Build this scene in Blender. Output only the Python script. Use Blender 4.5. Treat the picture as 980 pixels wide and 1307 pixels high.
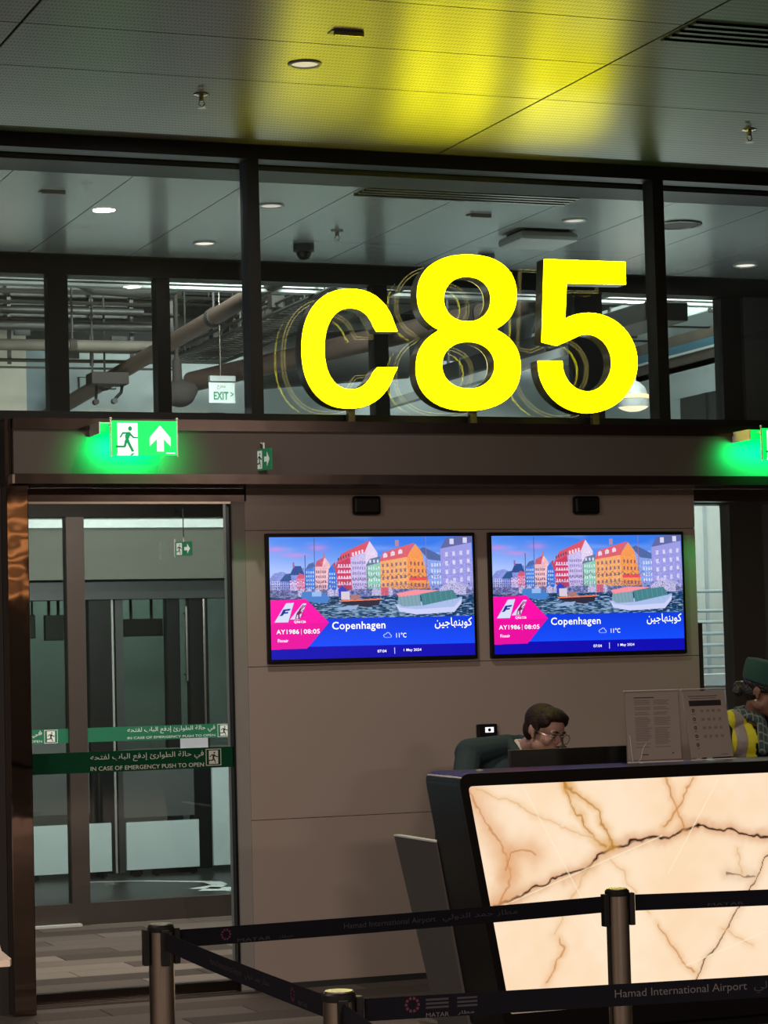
import bpy, bmesh, math, random
import numpy as np
from mathutils import Vector, Matrix

for _o in list(bpy.data.objects): bpy.data.objects.remove(_o)
SC = bpy.context.scene
COL = SC.collection
RND = random.Random(7)
PI = math.pi

# ------------------------------------------------------------------ camera
EYE = 1.62
YAW, PITCH, ROLL, FPX = 0.37012183, 0.06031347, -0.02561727, 3133.79
def make_camera():
    f = Vector((math.sin(YAW)*math.cos(PITCH), math.cos(YAW)*math.cos(PITCH), math.sin(PITCH)))
    r = Vector((math.cos(YAW), -math.sin(YAW), 0)); u = r.cross(f)
    r2 = r*math.cos(ROLL) + u*math.sin(ROLL); u2 = u*math.cos(ROLL) - r*math.sin(ROLL)
    cd = bpy.data.cameras.new('camera'); cam = bpy.data.objects.new('camera', cd); COL.objects.link(cam)
    cam.matrix_world = Matrix(((r2.x, u2.x, -f.x, 0), (r2.y, u2.y, -f.y, 0), (r2.z, u2.z, -f.z, EYE), (0, 0, 0, 1)))
    cd.sensor_fit = 'HORIZONTAL'; cd.sensor_width = 36.0; cd.lens = FPX*36.0/980.0
    cd.clip_start = 0.05; cd.clip_end = 200
    SC.camera = cam
make_camera()

# ------------------------------------------------------------------ world, exposure
W = bpy.data.worlds.new('world'); SC.world = W; W.use_nodes = True
W.node_tree.nodes['Background'].inputs[0].default_value = (0.55, 0.66, 0.72, 1)
W.node_tree.nodes['Background'].inputs[1].default_value = 0.9
vs = SC.view_settings
vs.view_transform = 'Standard'; vs.look = 'None'; vs.exposure = 0.0; vs.gamma = 1.0; vs.use_curve_mapping = False
SC.cycles.use_denoising = True
SC.cycles.transparent_max_bounces = 24
SC.cycles.max_bounces = 8
SC.cycles.caustics_reflective = False; SC.cycles.caustics_refractive = False
SC.cycles.sample_clamp_indirect = 4.0

def area(name, loc, size, power, col=(1, .86, .72), rot=(0, 0, 0), sizey=None, parent=None, spread=180):
    ld = bpy.data.lights.new(name, 'AREA'); ld.energy = power; ld.color = col
    ld.shape = 'RECTANGLE' if sizey else 'DISK'; ld.size = size
    if sizey: ld.size_y = sizey
    ld.spread = math.radians(spread)
    o = bpy.data.objects.new(name, ld); COL.objects.link(o)
    o.location = loc; o.rotation_euler = rot
    if parent:
        o.parent = parent; o.location = Vector(loc) - OFFS[parent.name]
    return o
OFFS = {}
COOL = (.88, .96, .94)
# lounge ceiling wash behind the camera, added unseen fill lights, daylight court on the right
UP = math.radians(180)
WARM = (1, .80, .68)
area('lounge_lamp', (-1.5, 5.5, 4.2), 1.2, 150, WARM)
area('lounge_lamp', (-3.0, 1.0, 4.2), 1.2, 620, WARM)
area('lounge_lamp', (1.5, -3.5, 4.2), 1.5, 980, WARM)
area('lounge_lamp', (8.0, -3.5, 4.2), 1.5, 520, WARM)
area('near_ceiling_fill', (.3, 8.6, 2.3), .5, 7, (.95, 1, .86), (UP, 0, 0))  # added upward fill without a fixture, brightens the near ceiling
area('near_ceiling_fill', (9.8, 8.2, 2.3), .5, 3, (.95, 1, .90), (UP, 0, 0))
area('corridor_fill', (3.6, 13.5, 2.92), 1.8, 110, (1, .86, .77), sizey=.3)  # added downward fill for the corridor, hidden above the door heads
area('corridor_fill', (7.8, 13.5, 2.92), 1.8, 40, (1, .92, .86), sizey=.3)
area('corridor_ceiling_fill', (3.8, 13.6, 2.95), 2.2, 15, (.86, 1, .95), (UP, 0, 0), sizey=.5)  # added upward fill to brighten the corridor ceiling, out of view
area('corridor_ceiling_fill', (7.4, 13.6, 2.95), 2.2, 23, (.86, 1, .97), (UP, 0, 0), sizey=.5)
area('bay_fill', (5.2, 15.9, 5.4), 1.6, 280, COOL, (math.radians(58), 0, 0), sizey=.5)  # added fill above the view, aimed at the bay's back wall
area('bay_fill', (8.4, 15.9, 5.4), 1.6, 280, COOL, (math.radians(58), 0, 0), sizey=.5)
area('bay_fill', (4.3, 15.75, 2.88), 1.6, 170, COOL, (math.radians(52), 0, 0), sizey=.25)  # added hidden fill for the lower bay and the far front
area('court_daylight', (8.9, 16.4, 3.3), 1.0, 78, (.90, .98, 1.0), (0, math.radians(-50), 0), sizey=1.4)
area('bridge_lamp', (5.0, 19.5, 2.6), 1.6, 26, (.80, 1.0, .92), (math.radians(40), 0, 0), sizey=.4)

# ------------------------------------------------------------------ materials
def s2l(c):
    return tuple(((x/255)/12.92 if x/255 <= .04045 else ((x/255+.055)/1.055)**2.4) for x in c)
MATS = {}
def pm(name, col, rough=.5, metal=0.0, var=.08, scale=14, bump=0.0, bscale=60, emit=None, estr=0.0, spec=.5, aniso=None):
    """principled material, colour broken up by procedural noise"""
    m = bpy.data.materials.new(name); m.use_nodes = True; nt = m.node_tree; b = nt.nodes['Principled BSDF']
    tc = nt.nodes.new('ShaderNodeTexCoord')
    nz = nt.nodes.new('ShaderNodeTexNoise'); nz.inputs['Scale'].default_value = scale; nz.inputs['Detail'].default_value = 4
    nt.links.new(tc.outputs['Object'], nz.inputs['Vector'])
    mx = nt.nodes.new('ShaderNodeMix'); mx.data_type = 'RGBA'
    mx.inputs[6].default_value = tuple(max(0, c*(1-var)) for c in col)+(1,); mx.inputs[7].default_value = tuple(min(1, c*(1+var)) for c in col)+(1,)
    nt.links.new(nz.outputs['Fac'], mx.inputs[0]); nt.links.new(mx.outputs[2], b.inputs['Base Color'])
    b.inputs['Roughness'].default_value = rough; b.inputs['Metallic'].default_value = metal; b.inputs['Specular IOR Level'].default_value = spec
    if bump:
        n2 = nt.nodes.new('ShaderNodeTexNoise'); n2.inputs['Scale'].default_value = bscale; n2.inputs['Detail'].default_value = 2
        nt.links.new(tc.outputs['Object'], n2.inputs['Vector'])
        bp = nt.nodes.new('ShaderNodeBump'); bp.inputs['Strength'].default_value = bump; bp.inputs['Distance'].default_value = .02
        nt.links.new(n2.outputs['Fac'], bp.inputs['Height']); nt.links.new(bp.outputs['Normal'], b.inputs['Normal'])
    if emit:
        b.inputs['Emission Color'].default_value = tuple(emit)+(1,); b.inputs['Emission Strength'].default_value = estr
    MATS[name] = m; return m
def glassm(name, tint, refl=1.0):
    m = bpy.data.materials.new(name); m.use_nodes = True; nt = m.node_tree; nt.nodes.remove(nt.nodes['Principled BSDF'])
    out = nt.nodes['Material Output']
    t = nt.nodes.new('ShaderNodeBsdfTransparent'); t.inputs[0].default_value = tuple(tint)+(1,)
    g = nt.nodes.new('ShaderNodeBsdfGlossy'); g.inputs['Roughness'].default_value = .0; g.inputs[0].default_value = (refl, refl, refl, 1)
    lw = nt.nodes.new('ShaderNodeFresnel'); ge = nt.nodes.new('ShaderNodeNewGeometry'); mr = nt.nodes.new('ShaderNodeMapRange')
    mr.inputs[3].default_value = 1.45; mr.inputs[4].default_value = 1/1.45        # same reflectance from either face of a thin pane
    nt.links.new(ge.outputs['Backfacing'], mr.inputs[0]); nt.links.new(mr.outputs[0], lw.inputs['IOR'])
    mx = nt.nodes.new('ShaderNodeMixShader')
    nt.links.new(lw.outputs[0], mx.inputs[0]); nt.links.new(t.outputs[0], mx.inputs[1]); nt.links.new(g.outputs[0], mx.inputs[2])
    nt.links.new(mx.outputs[0], out.inputs[0]); MATS[name] = m; return m
def attrm(name, attr, strength, gloss=0.0, both=True):
    """backlit surface: colours stored on the mesh, given off as light, under a thin gloss coat"""
    m = bpy.data.materials.new(name); m.use_nodes = True; nt = m.node_tree; b = nt.nodes['Principled BSDF']
    a = nt.nodes.new('ShaderNodeAttribute'); a.attribute_name = attr
    nt.links.new(a.outputs['Color'], b.inputs['Emission Color']); b.inputs['Emission Strength'].default_value = strength
    b.inputs['Base Color'].default_value = (.01, .01, .01, 1); b.inputs['Roughness'].default_value = .25
    MATS[name] = m; return m
def ceilm(name, col, kx, ky, rough, metal, depth=.55, aniso=.0):
    """perforated sheet metal: rows of small dark holes"""
    m = pm(name, col, rough, metal, .05, 3); nt = m.node_tree; b = nt.nodes['Principled BSDF']
    src = b.inputs['Base Color'].links[0].from_socket
    geo = nt.nodes.new('ShaderNodeNewGeometry'); sep = nt.nodes.new('ShaderNodeSeparateXYZ'); nt.links.new(geo.outputs['Position'], sep.inputs[0])
    def mth(op, a, bb=None):
        n = nt.nodes.new('ShaderNodeMath'); n.operation = op
        for i, v in enumerate((a, bb)):
            if v is None: continue
            if isinstance(v, (int, float)): n.inputs[i].default_value = v
            else: nt.links.new(v, n.inputs[i])
        return n.outputs[0]
    u = mth('ADD', mth('MULTIPLY', sep.outputs[0], kx), mth('MULTIPLY', sep.outputs[1], ky)); v = mth('SUBTRACT', mth('MULTIPLY', sep.outputs[0], kx), mth('MULTIPLY', sep.outputs[1], ky))
    d = mth('MULTIPLY', mth('SINE', u), mth('SINE', v))
    msk = nt.nodes.new('ShaderNodeMapRange'); nt.links.new(d, msk.inputs[0]); msk.inputs[1].default_value = .1; msk.inputs[2].default_value = .5
    mx = nt.nodes.new('ShaderNodeMix'); mx.data_type = 'RGBA'; nt.links.new(msk.outputs[0], mx.inputs[0]); nt.links.new(src, mx.inputs[6])
    mx.inputs[7].default_value = tuple(c*depth for c in col)+(1,); nt.links.new(mx.outputs[2], b.inputs['Base Color'])
    tg = nt.nodes.new('ShaderNodeCombineXYZ'); tg.inputs[1].default_value = 1.0      # sheet brushed so that highlights stretch along y
    nt.links.new(tg.outputs[0], b.inputs['Tangent']); b.inputs['Anisotropic'].default_value = aniso
    return m

pm('black', (.004, .004, .004), .4, spec=.2); pm('matt_black', (.008, .008, .008), .8, spec=.2)
pm('dark_frame', (.006, .0065, .006), .45, .2, spec=.3); pm('dark_grey', (.025, .027, .026), .5)
pm('bronze', (.048, .036, .031), .20, .9, .1, 6, .08, 4); pm('bronze_column', (.24, .185, .155), .035, 1.0, .08, 3, .06, 4.0)
pm('jamb', (.26, .25, .23), .5); pm('door_brown', (.075, .062, .055), .4, .3)
pm('wall_gloss', (.36, .30, .265), .13, 0, .03, 2, spec=.35)
pm('fascia', (.072, .058, .050), .42, 0, .03, 2)
pm('near_black_wall', (.02, .018, .016), .5); pm('lounge_wall', (.25, .20, .16), .7)
ceilm('ceiling_metal', (.36, .36, .325), 200, 62, .40, .93, .55, .85)
ceilm('corridor_metal', (.42, .46, .45), 190, 95, .24, .6, .8, .6)
for i, c in enumerate([(.10, .082, .072), (.135, .115, .102), (.17, .145, .128), (.08, .068, .06), (.22, .19, .165)]):
    pm('carpet_%d' % i, c, .95, 0, .3, 90, .4, 300, spec=.1)
pm('gloss_floor', (.012, .013, .013), .35, spec=.2); pm('floor_base', (.03, .026, .022), .9)
glassm('glass_clear', (.92, .935, .925)); glassm('glass_tint', (.78, .80, .785))
pm('yellow_face', (.8, .7, 0), .4, emit=(1.0, .93, .0), estr=14.0); pm('letter_side', (.035, .03, .02), .35); pm('yellow_seam', (.5, .4, 0), .4, emit=(1, .86, .25), estr=5.0)
pm('green_panel', (0, .3, .1), .3, emit=(.0, .78, .085), estr=1.3); pm('sign_white', (.7, .8, .75), .3, emit=(.93, 1, .95), estr=1.05)
pm('sign_figure', (.0, .12, .05), .4, emit=(0, .36, .10), estr=.8); pm('dim_green_panel', (.02, .12, .06), .3, emit=(.02, .25, .10), estr=.25)
pm('dim_white', (.6, .62, .6), .5, emit=(.8, .9, .85), estr=.22)
pm('sticker_dark', (.003, .050, .020), .8, spec=.1); pm('sticker_green', (.012, .16, .085), .45, emit=(.01, .2, .09), estr=.10)
pm('sticker_text', (.62, .64, .58), .5); pm('sticker_text_bright', (.8, .85, .8), .5, emit=(.7, .8, .75), estr=.12)
pm('steel', (.30, .27, .235), .24, 1.0, .06, 30); pm('brushed', (.42, .40, .37), .32, 1.0)
pm('belt', (.003, .003, .0055), .9, spec=.08); pm('belt_print', (.06, .056, .06), .6, spec=.2); pm('belt_print_dim', (.018, .017, .021), .6, spec=.2); pm('emblem', (.05, .008, .018), .6, spec=.2)
pm('paper', (.40, .36, .335), .8, 0, .02); pm('paper_bright', (.55, .62, .70), .7); pm('ink', (.10, .085, .08), .8); pm('ink_black', (.012, .01, .012), .8); pm('ink_grey', (.23, .20, .185), .8)
glassm('acrylic', (.97, .965, .96)); pm('acrylic_edge', (.75, .73, .70), .15, emit=None)
pm('screen_bezel', (.004, .004, .005), .3, spec=.15); pm('screen_white', (.9, .9, 1), .4, emit=(.88, .92, 1), estr=1.0)
attrm('screen_picture', 'picture', 1.0); attrm('onyx', 'stone', 1.0)
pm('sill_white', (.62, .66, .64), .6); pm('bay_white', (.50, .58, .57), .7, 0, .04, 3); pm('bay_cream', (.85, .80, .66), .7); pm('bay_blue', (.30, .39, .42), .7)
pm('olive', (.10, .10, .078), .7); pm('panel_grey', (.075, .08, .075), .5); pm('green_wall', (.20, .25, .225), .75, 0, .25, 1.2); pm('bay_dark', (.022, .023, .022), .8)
pm('pipe_brown', (.105, .073, .058), .55, 0, .15, 5); pm('pipe_steel', (.075, .073, .066), .45, .4); pm('duct', (.045, .046, .042), .5, .2, .25, 3); pm('duct_tan', (.10, .087, .065), .7, 0, .3, 6); pm('duct_blue', (.07, .17, .22), .6)
pm('conduit', (.07, .07, .065), .5, .5); pm('tray', (.055, .052, .045), .5, .6); pm('brown_lump', (.032, .026, .022), .9)
pm('exit_green', (.01, .16, .07), .6); pm('exit_plate', (.50, .56, .53), .5)
pm('lamp_orange', (.9, .5, .2), .4, emit=(1, .50, .20), estr=2.2); pm('lamp_warm', (.9, .7, .5), .4, emit=(1, .84, .60), estr=1.4); pm('lamp_pink', (.9, .8, .7), .4, emit=(1, .86, .78), estr=.95); pm('lamp_dim', (.6, .55, .52), .4, emit=(1, .87, .8), estr=.42)
pm('concrete', (.50, .52, .49), .8, 0, .15, 4); pm('rail_grey', (.33, .38, .39), .5); pm('white_box', (.72, .80, .82), .5)
pm('desk_black', (.005, .0045, .0045), .28, 0, .1, 3, .01, 3, spec=.13); pm('desk_grey', (.10, .095, .09), .6, spec=.2); pm('worktop', (.07, .06, .055), .5)
pm('monitor_black', (.005, .005, .005), .4)
pm('skin_man', (.42, .25, .20), .5, 0, .06, 30); pm('skin_woman', (.22, .115, .08), .5, 0, .06, 30); pm('lips', (.24, .10, .085), .5)
pm('hair_dark', (.022, .012, .008), .6, 0, .5, 40, .3, 120, spec=.25); pm('hair_black', (.008, .007, .007), .45, 0, .4, 40, .6, 90)
pm('suit_teal', (.022, .046, .052), .85, 0, .15, 120, .2, 200); pm('navy', (.008, .010, .016), .85); pm('shirt', (.68, .60, .56), .7); pm('trousers', (.02, .022, .026), .85)
pm('tie', (.06, .015, .025), .6); pm('hat_teal', (.012, .06, .052), .9, 0, .15, 60); pm('eye_white', (.5, .45, .42), .3); pm('iris', (.02, .012, .008), .2)
pm('wire', (.30, .24, .20), .25, .9); pm('gold_wire', (.55, .42, .30), .2, 1.0)
pm('vest_yellow', (.62, .60, .015), .7, 0, .08, 8, emit=None); pm('vest_stripe', (.25, .22, .20), .5); pm('shoe', (.01, .01, .01), .4)
pm('pearl', (.8, .7, .65), .2); pm('white_plastic', (.30, .32, .31), .5); pm('chair_fabric', (.02, .02, .022), .9)
pm('counter_top', (.60, .50, .42), .4)
def plaidm():
    m = pm('scarf', (.028, .062, .060), .8); nt = m.node_tree; b = nt.nodes['Principled BSDF']
    tc = nt.nodes.new('ShaderNodeTexCoord'); cb = b.inputs['Base Color'].links[0].from_socket
    w1 = nt.nodes.new('ShaderNodeTexWave'); w1.inputs['Scale'].default_value = 14; w1.bands_direction = 'DIAGONAL'
    w2 = nt.nodes.new('ShaderNodeTexWave'); w2.inputs['Scale'].default_value = 16; w2.bands_direction = 'X'
    nt.links.new(tc.outputs['Object'], w1.inputs[0]); nt.links.new(tc.outputs['Object'], w2.inputs[0])
    ml = nt.nodes.new('ShaderNodeMath'); ml.operation = 'MAXIMUM'; nt.links.new(w1.outputs['Fac'], ml.inputs[0]); nt.links.new(w2.outputs['Fac'], ml.inputs[1])
    rp = nt.nodes.new('ShaderNodeMapRange'); rp.inputs[1].default_value = .86; rp.inputs[2].default_value = .98; nt.links.new(ml.outputs[0], rp.inputs[0])
    mx = nt.nodes.new('ShaderNodeMix'); mx.data_type = 'RGBA'; nt.links.new(rp.outputs[0], mx.inputs[0]); nt.links.new(cb, mx.inputs[6]); mx.inputs[7].default_value = (.20, .23, .205, 1)
    nt.links.new(mx.outputs[2], b.inputs['Base Color'])
plaidm()

# ------------------------------------------------------------------ object helpers
def mat_of(m): return MATS[m] if isinstance(m, str) else m
def thing(name, label=None, cat=None, loc=(0, 0, 0), group=None, kind=None):
    o = bpy.data.objects.new(name, None); COL.objects.link(o); o.location = loc; o.empty_display_size = .1
    OFFS[o.name] = Vector(loc); tag(o, label, cat, group, kind); return o
def tag(o, label=None, cat=None, group=None, kind=None):
    if label: o['label'] = label
    if cat: o['category'] = cat
    if group: o['group'] = group
    if kind: o['kind'] = kind
    return o
def link_mesh(name, me, m=None, parent=None, loc=None, smooth=False):
    if m is not None and not me.materials: me.materials.append(mat_of(m))
    if smooth:
        me.polygons.foreach_set('use_smooth', [True]*len(me.polygons))
    o = bpy.data.objects.new(name, me); COL.objects.link(o)
    OFFS[o.name] = OFFS[parent.name].copy() if parent else Vector((0, 0, 0))
    if parent: o.parent = parent
    if loc is not None: o.location = loc
    return o
class MB:
    """collects shapes in world coordinates, then links them as ONE mesh object"""
    def __init__(s): s.bm = bmesh.new()
    def box(s, x0, y0, z0, x1, y1, z1, bev=0.0):
        v = [s.bm.verts.new(p) for p in ((x0, y0, z0), (x1, y0, z0), (x1, y1, z0), (x0, y1, z0), (x0, y0, z1), (x1, y0, z1), (x1, y1, z1), (x0, y1, z1))]
        f = [s.bm.faces.new([v[i] for i in q]) for q in ((3, 2, 1, 0), (4, 5, 6, 7), (0, 1, 5, 4), (1, 2, 6, 5), (2, 3, 7, 6), (3, 0, 4, 7))]
        if bev:
            es = list({e for ff in f for e in ff.edges})
            bmesh.ops.bevel(s.bm, geom=es, offset=bev, segments=2, affect='EDGES', profile=.5)
        return s
    def cyl(s, a, b, r, n=14, r2=None, caps=True):
        a, b = Vector(a), Vector(b); d = (b-a).normalized(); r2 = r if r2 is None else r2
        t = Vector((0, 0, 1)) if abs(d.z) < .9 else Vector((1, 0, 0)); x = d.cross(t).normalized(); y = d.cross(x)
        A = [s.bm.verts.new(a+(x*math.cos(2*PI*i/n)+y*math.sin(2*PI*i/n))*r) for i in range(n)]
        B = [s.bm.verts.new(b+(x*math.cos(2*PI*i/n)+y*math.sin(2*PI*i/n))*r2) for i in range(n)]
        for i in range(n): s.bm.faces.new((A[i], A[(i+1) % n], B[(i+1) % n], B[i]))
        if caps: s.bm.faces.new(A[::-1]); s.bm.faces.new(B)
        return s
    def tube(s, pts, r, n=8):
        pts = [Vector(p) for p in pts]; rings = []; prev = None
        for i, p in enumerate(pts):
            d = (pts[min(i+1, len(pts)-1)]-pts[max(i-1, 0)]).normalized()
            if prev is None:
                t = Vector((0, 0, 1)) if abs(d.z) < .9 else Vector((1, 0, 0)); x = d.cross(t).normalized()
            else: x = (prev-d*prev.dot(d)).normalized()
            prev = x; y = d.cross(x); rr = r[i] if isinstance(r, (list, tuple)) else r
            rings.append([s.bm.verts.new(p+(x*math.cos(2*PI*k/n)+y*math.sin(2*PI*k/n))*rr) for k in range(n)])
        for A, B in zip(rings, rings[1:]):
            for i in range(n): s.bm.faces.new((A[i], A[(i+1) % n], B[(i+1) % n], B[i]))
        s.bm.faces.new(rings[0][::-1]); s.bm.faces.new(rings[-1]); return s
    def lathe(s, c, prof, n=24):
        c = Vector(c); rings = []
        for r, z in prof:
            rings.append([s.bm.verts.new(c+Vector((r*math.cos(2*PI*k/n), r*math.sin(2*PI*k/n), z))) for k in range(n)] if r > 1e-5 else [s.bm.verts.new(c+Vector((0, 0, z)))])
        for A, B in zip(rings, rings[1:]):
            for i in range(n):
                j = (i+1) % n
                if len(A) == 1 and len(B) == 1: continue
                if len(A) == 1: s.bm.faces.new((A[0], B[j], B[i]))
                elif len(B) == 1: s.bm.faces.new((A[i], A[j], B[0]))
                else: s.bm.faces.new((A[i], A[j], B[j], B[i]))
        return s
    def prism_xz(s, poly, y0, y1):
        """closed outline in x,z pushed from y0 to y1"""
        A = [s.bm.verts.new((x, y0, z)) for x, z in poly]; B = [s.bm.verts.new((x, y1, z)) for x, z in poly]; n = len(poly)
        s.bm.faces.new(A); s.bm.faces.new(B[::-1])
        for i in range(n): s.bm.faces.new((A[i], B[i], B[(i+1) % n], A[(i+1) % n]))
        return s
    def sheet(s, pts):
        s.bm.faces.new([s.bm.verts.new(p) for p in pts]); return s
    def ball(s, c, r, sub=2):
        rr = r if isinstance(r, (tuple, list)) else (r, r, r)
        bmesh.ops.create_icosphere(s.bm, subdivisions=sub, radius=1.0, matrix=Matrix.Translation(c) @ Matrix.Diagonal((*rr, 1)))
        return s
    def xf(s, M):
        bmesh.ops.transform(s.bm, matrix=M, verts=s.bm.verts); return s
    def obj(s, name, m, parent=None, smooth=False, angle=None):
        off = OFFS[parent.name] if parent else Vector((0, 0, 0))
        bmesh.ops.recalc_face_normals(s.bm, faces=s.bm.faces)
        if off.length: bmesh.ops.translate(s.bm, vec=-off, verts=s.bm.verts)
        me = bpy.data.meshes.new(name); s.bm.to_mesh(me); s.bm.free()
        o = link_mesh(name, me, m, parent)
        if smooth:
            me.polygons.foreach_set('use_smooth', [True]*len(me.polygons))
            try: me.set_sharp_from_angle(angle=math.radians(angle or 40))
            except Exception: pass
        return o
def solo(mb, name, m, label, cat, group=None, smooth=False):
    """a thing that is one mesh, with its origin at its base"""
    vs_ = [v.co.copy() for v in mb.bm.verts]
    c = Vector((sum(v.x for v in vs_)/len(vs_), sum(v.y for v in vs_)/len(vs_), min(v.z for v in vs_)))
    bmesh.ops.translate(mb.bm, vec=-c, verts=mb.bm.verts)
    o = mb.obj(name, m, None, smooth); o.location = c; OFFS[o.name] = c
    return tag(o, label, cat, group)
def copy_tree(o, parent=None):
    c = o.copy(); COL.objects.link(c); OFFS[c.name] = OFFS.get(o.name, Vector()).copy()
    if parent: c.parent = parent; c.matrix_parent_inverse = o.matrix_parent_inverse
    for ch in [k for k in bpy.data.objects if k.parent == o]: copy_tree(ch, c)
    return c
def struct(o): o['kind'] = 'structure'; return o

# ---- lettering
_FORMS = {'ا': (0xFE8D, 2), 'أ': (0xFE83, 2), 'إ': (0xFE87, 2), 'ئ': (0xFE89, 4), 'ب': (0xFE8F, 4), 'ة': (0xFE93, 2), 'ت': (0xFE95, 4), 'ج': (0xFE9D, 4), 'ح': (0xFEA1, 4), 'خ': (0xFEA5, 4), 'د': (0xFEA9, 2), 'ر': (0xFEAD, 2), 'ط': (0xFEC1, 4), 'ع': (0xFEC9, 4), 'ف': (0xFED1, 4), 'ك': (0xFED9, 4), 'ل': (0xFEDD, 4), 'م': (0xFEE1, 4), 'ن': (0xFEE5, 4), 'ه': (0xFEE9, 4), 'و': (0xFEED, 2), 'ي': (0xFEF1, 4)}
def arabic(t):
    out = []
    for i, ch in enumerate(t):
        if ch not in _FORMS: out.append(ch); continue
        base, n = _FORMS[ch]
        pv = i > 0 and t[i-1] in _FORMS and _FORMS[t[i-1]][1] == 4
        nx = n == 4 and i+1 < len(t) and t[i+1] in _FORMS
        out.append(chr(base+(3 if pv and nx else 2 if nx else 1 if pv else 0)))
    return ''.join(out[::-1])
def text_geo(s, bold=0.0):
    cu = bpy.data.curves.new('lettering', 'FONT'); cu.body = s; cu.size = 1; cu.offset = bold; cu.resolution_u = 3; cu.space_character = 1.06 if bold else 1.0
    o = bpy.data.objects.new('lettering', cu); COL.objects.link(o)
    dg = bpy.context.evaluated_depsgraph_get(); dg.update()
    me = bpy.data.meshes.new_from_object(o.evaluated_get(dg)); bpy.data.objects.remove(o); bpy.data.curves.remove(cu)
    me.materials.clear(); return me
def lettering(name, s, m, rect, origin, xd, zd, parent, bold=0.0):
    """writing fitted into rect (u0, v0, u1, v1) of the plane origin + u*xd + v*zd"""
    me = text_geo(s, bold); n = len(me.vertices); co = np.zeros(n*3, np.float32); me.vertices.foreach_get('co', co); co = co.reshape(-1, 3)
    lo, hi = co.min(0), co.max(0); u0, v0, u1, v1 = rect
    u = u0+(co[:, 0]-lo[0])/(hi[0]-lo[0])*(u1-u0); v = v0+(co[:, 1]-lo[1])/(hi[1]-lo[1])*(v1-v0)
    P = np.array(origin)[None]+u[:, None]*np.array(xd)[None]+v[:, None]*np.array(zd)[None]
    if parent: P = P-np.array(OFFS[parent.name])[None]
    me.vertices.foreach_set('co', P.astype(np.float32).ravel()); me.update(); me.name = name
    return link_mesh(name, me, m, parent)
# ---- organic shapes: overlapping solids merged into one continuous skin
def blob_mesh(parts, voxel, iters=4, name='skin'):
    s = MB()
    for p in parts:
        if p[0] == 'e':
            M = Matrix.Translation(p[1])
            if len(p) > 3: M = M @ p[3]
            bmesh.ops.create_icosphere(s.bm, subdivisions=3, radius=1.0, matrix=M @ Matrix.Diagonal((*p[2], 1)))
        else:
            _, a, ra, b, rb = p; a, b = Vector(a), Vector(b); L = (b-a).length; n = max(3, int(L/(min(ra, rb)*.45))+1)
            for i in range(n+1):
                t = i/n; s.ball(a.lerp(b, t), ra+(rb-ra)*t, 2)
    me = bpy.data.meshes.new(name); s.bm.to_mesh(me); s.bm.free()
    o = bpy.data.objects.new(name, me); COL.objects.link(o)
    r = o.modifiers.new('r', 'REMESH'); r.mode = 'VOXEL'; r.voxel_size = voxel
    if iters:
        k = o.modifiers.new('s', 'SMOOTH'); k.factor = .5; k.iterations = iters
    dg = bpy.context.evaluated_depsgraph_get(); dg.update()
    out = bpy.data.meshes.new_from_object(o.evaluated_get(dg)); bpy.data.objects.remove(o); bpy.data.meshes.remove(me)
    out.materials.clear(); out.polygons.foreach_set('use_smooth', [True]*len(out.polygons)); out.name = name
    return out
def grid_mesh(name, nu, nv, pos, rgb, attr):
    """nu x nv cells; pos(u,v) arrays -> xyz, rgb (nv, nu, 3) linear colours per cell"""
    u, v = np.meshgrid(np.arange(nu+1)/nu, np.arange(nv+1)/nv); P = pos(u, v).reshape(-1, 3)
    i = np.arange(nv)[:, None]*(nu+1)+np.arange(nu)[None]; i = i.ravel()
    q = np.stack([i, i+1, i+nu+2, i+nu+1], 1).ravel().astype(np.int32)
    me = bpy.data.meshes.new(name); me.vertices.add(len(P)); me.vertices.foreach_set('co', P.astype(np.float32).ravel())
    me.loops.add(len(q)); me.loops.foreach_set('vertex_index', q); me.polygons.add(len(q)//4)
    me.polygons.foreach_set('loop_start', np.arange(0, len(q), 4, dtype=np.int32)); me.update(calc_edges=True)
    a = me.attributes.new(attr, 'FLOAT_COLOR', 'CORNER'); c = np.concatenate([rgb.reshape(-1, 3), np.ones((nu*nv, 1))], 1)
    a.data.foreach_set('color', np.repeat(c, 4, axis=0).astype(np.float32).ravel()); return me

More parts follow.
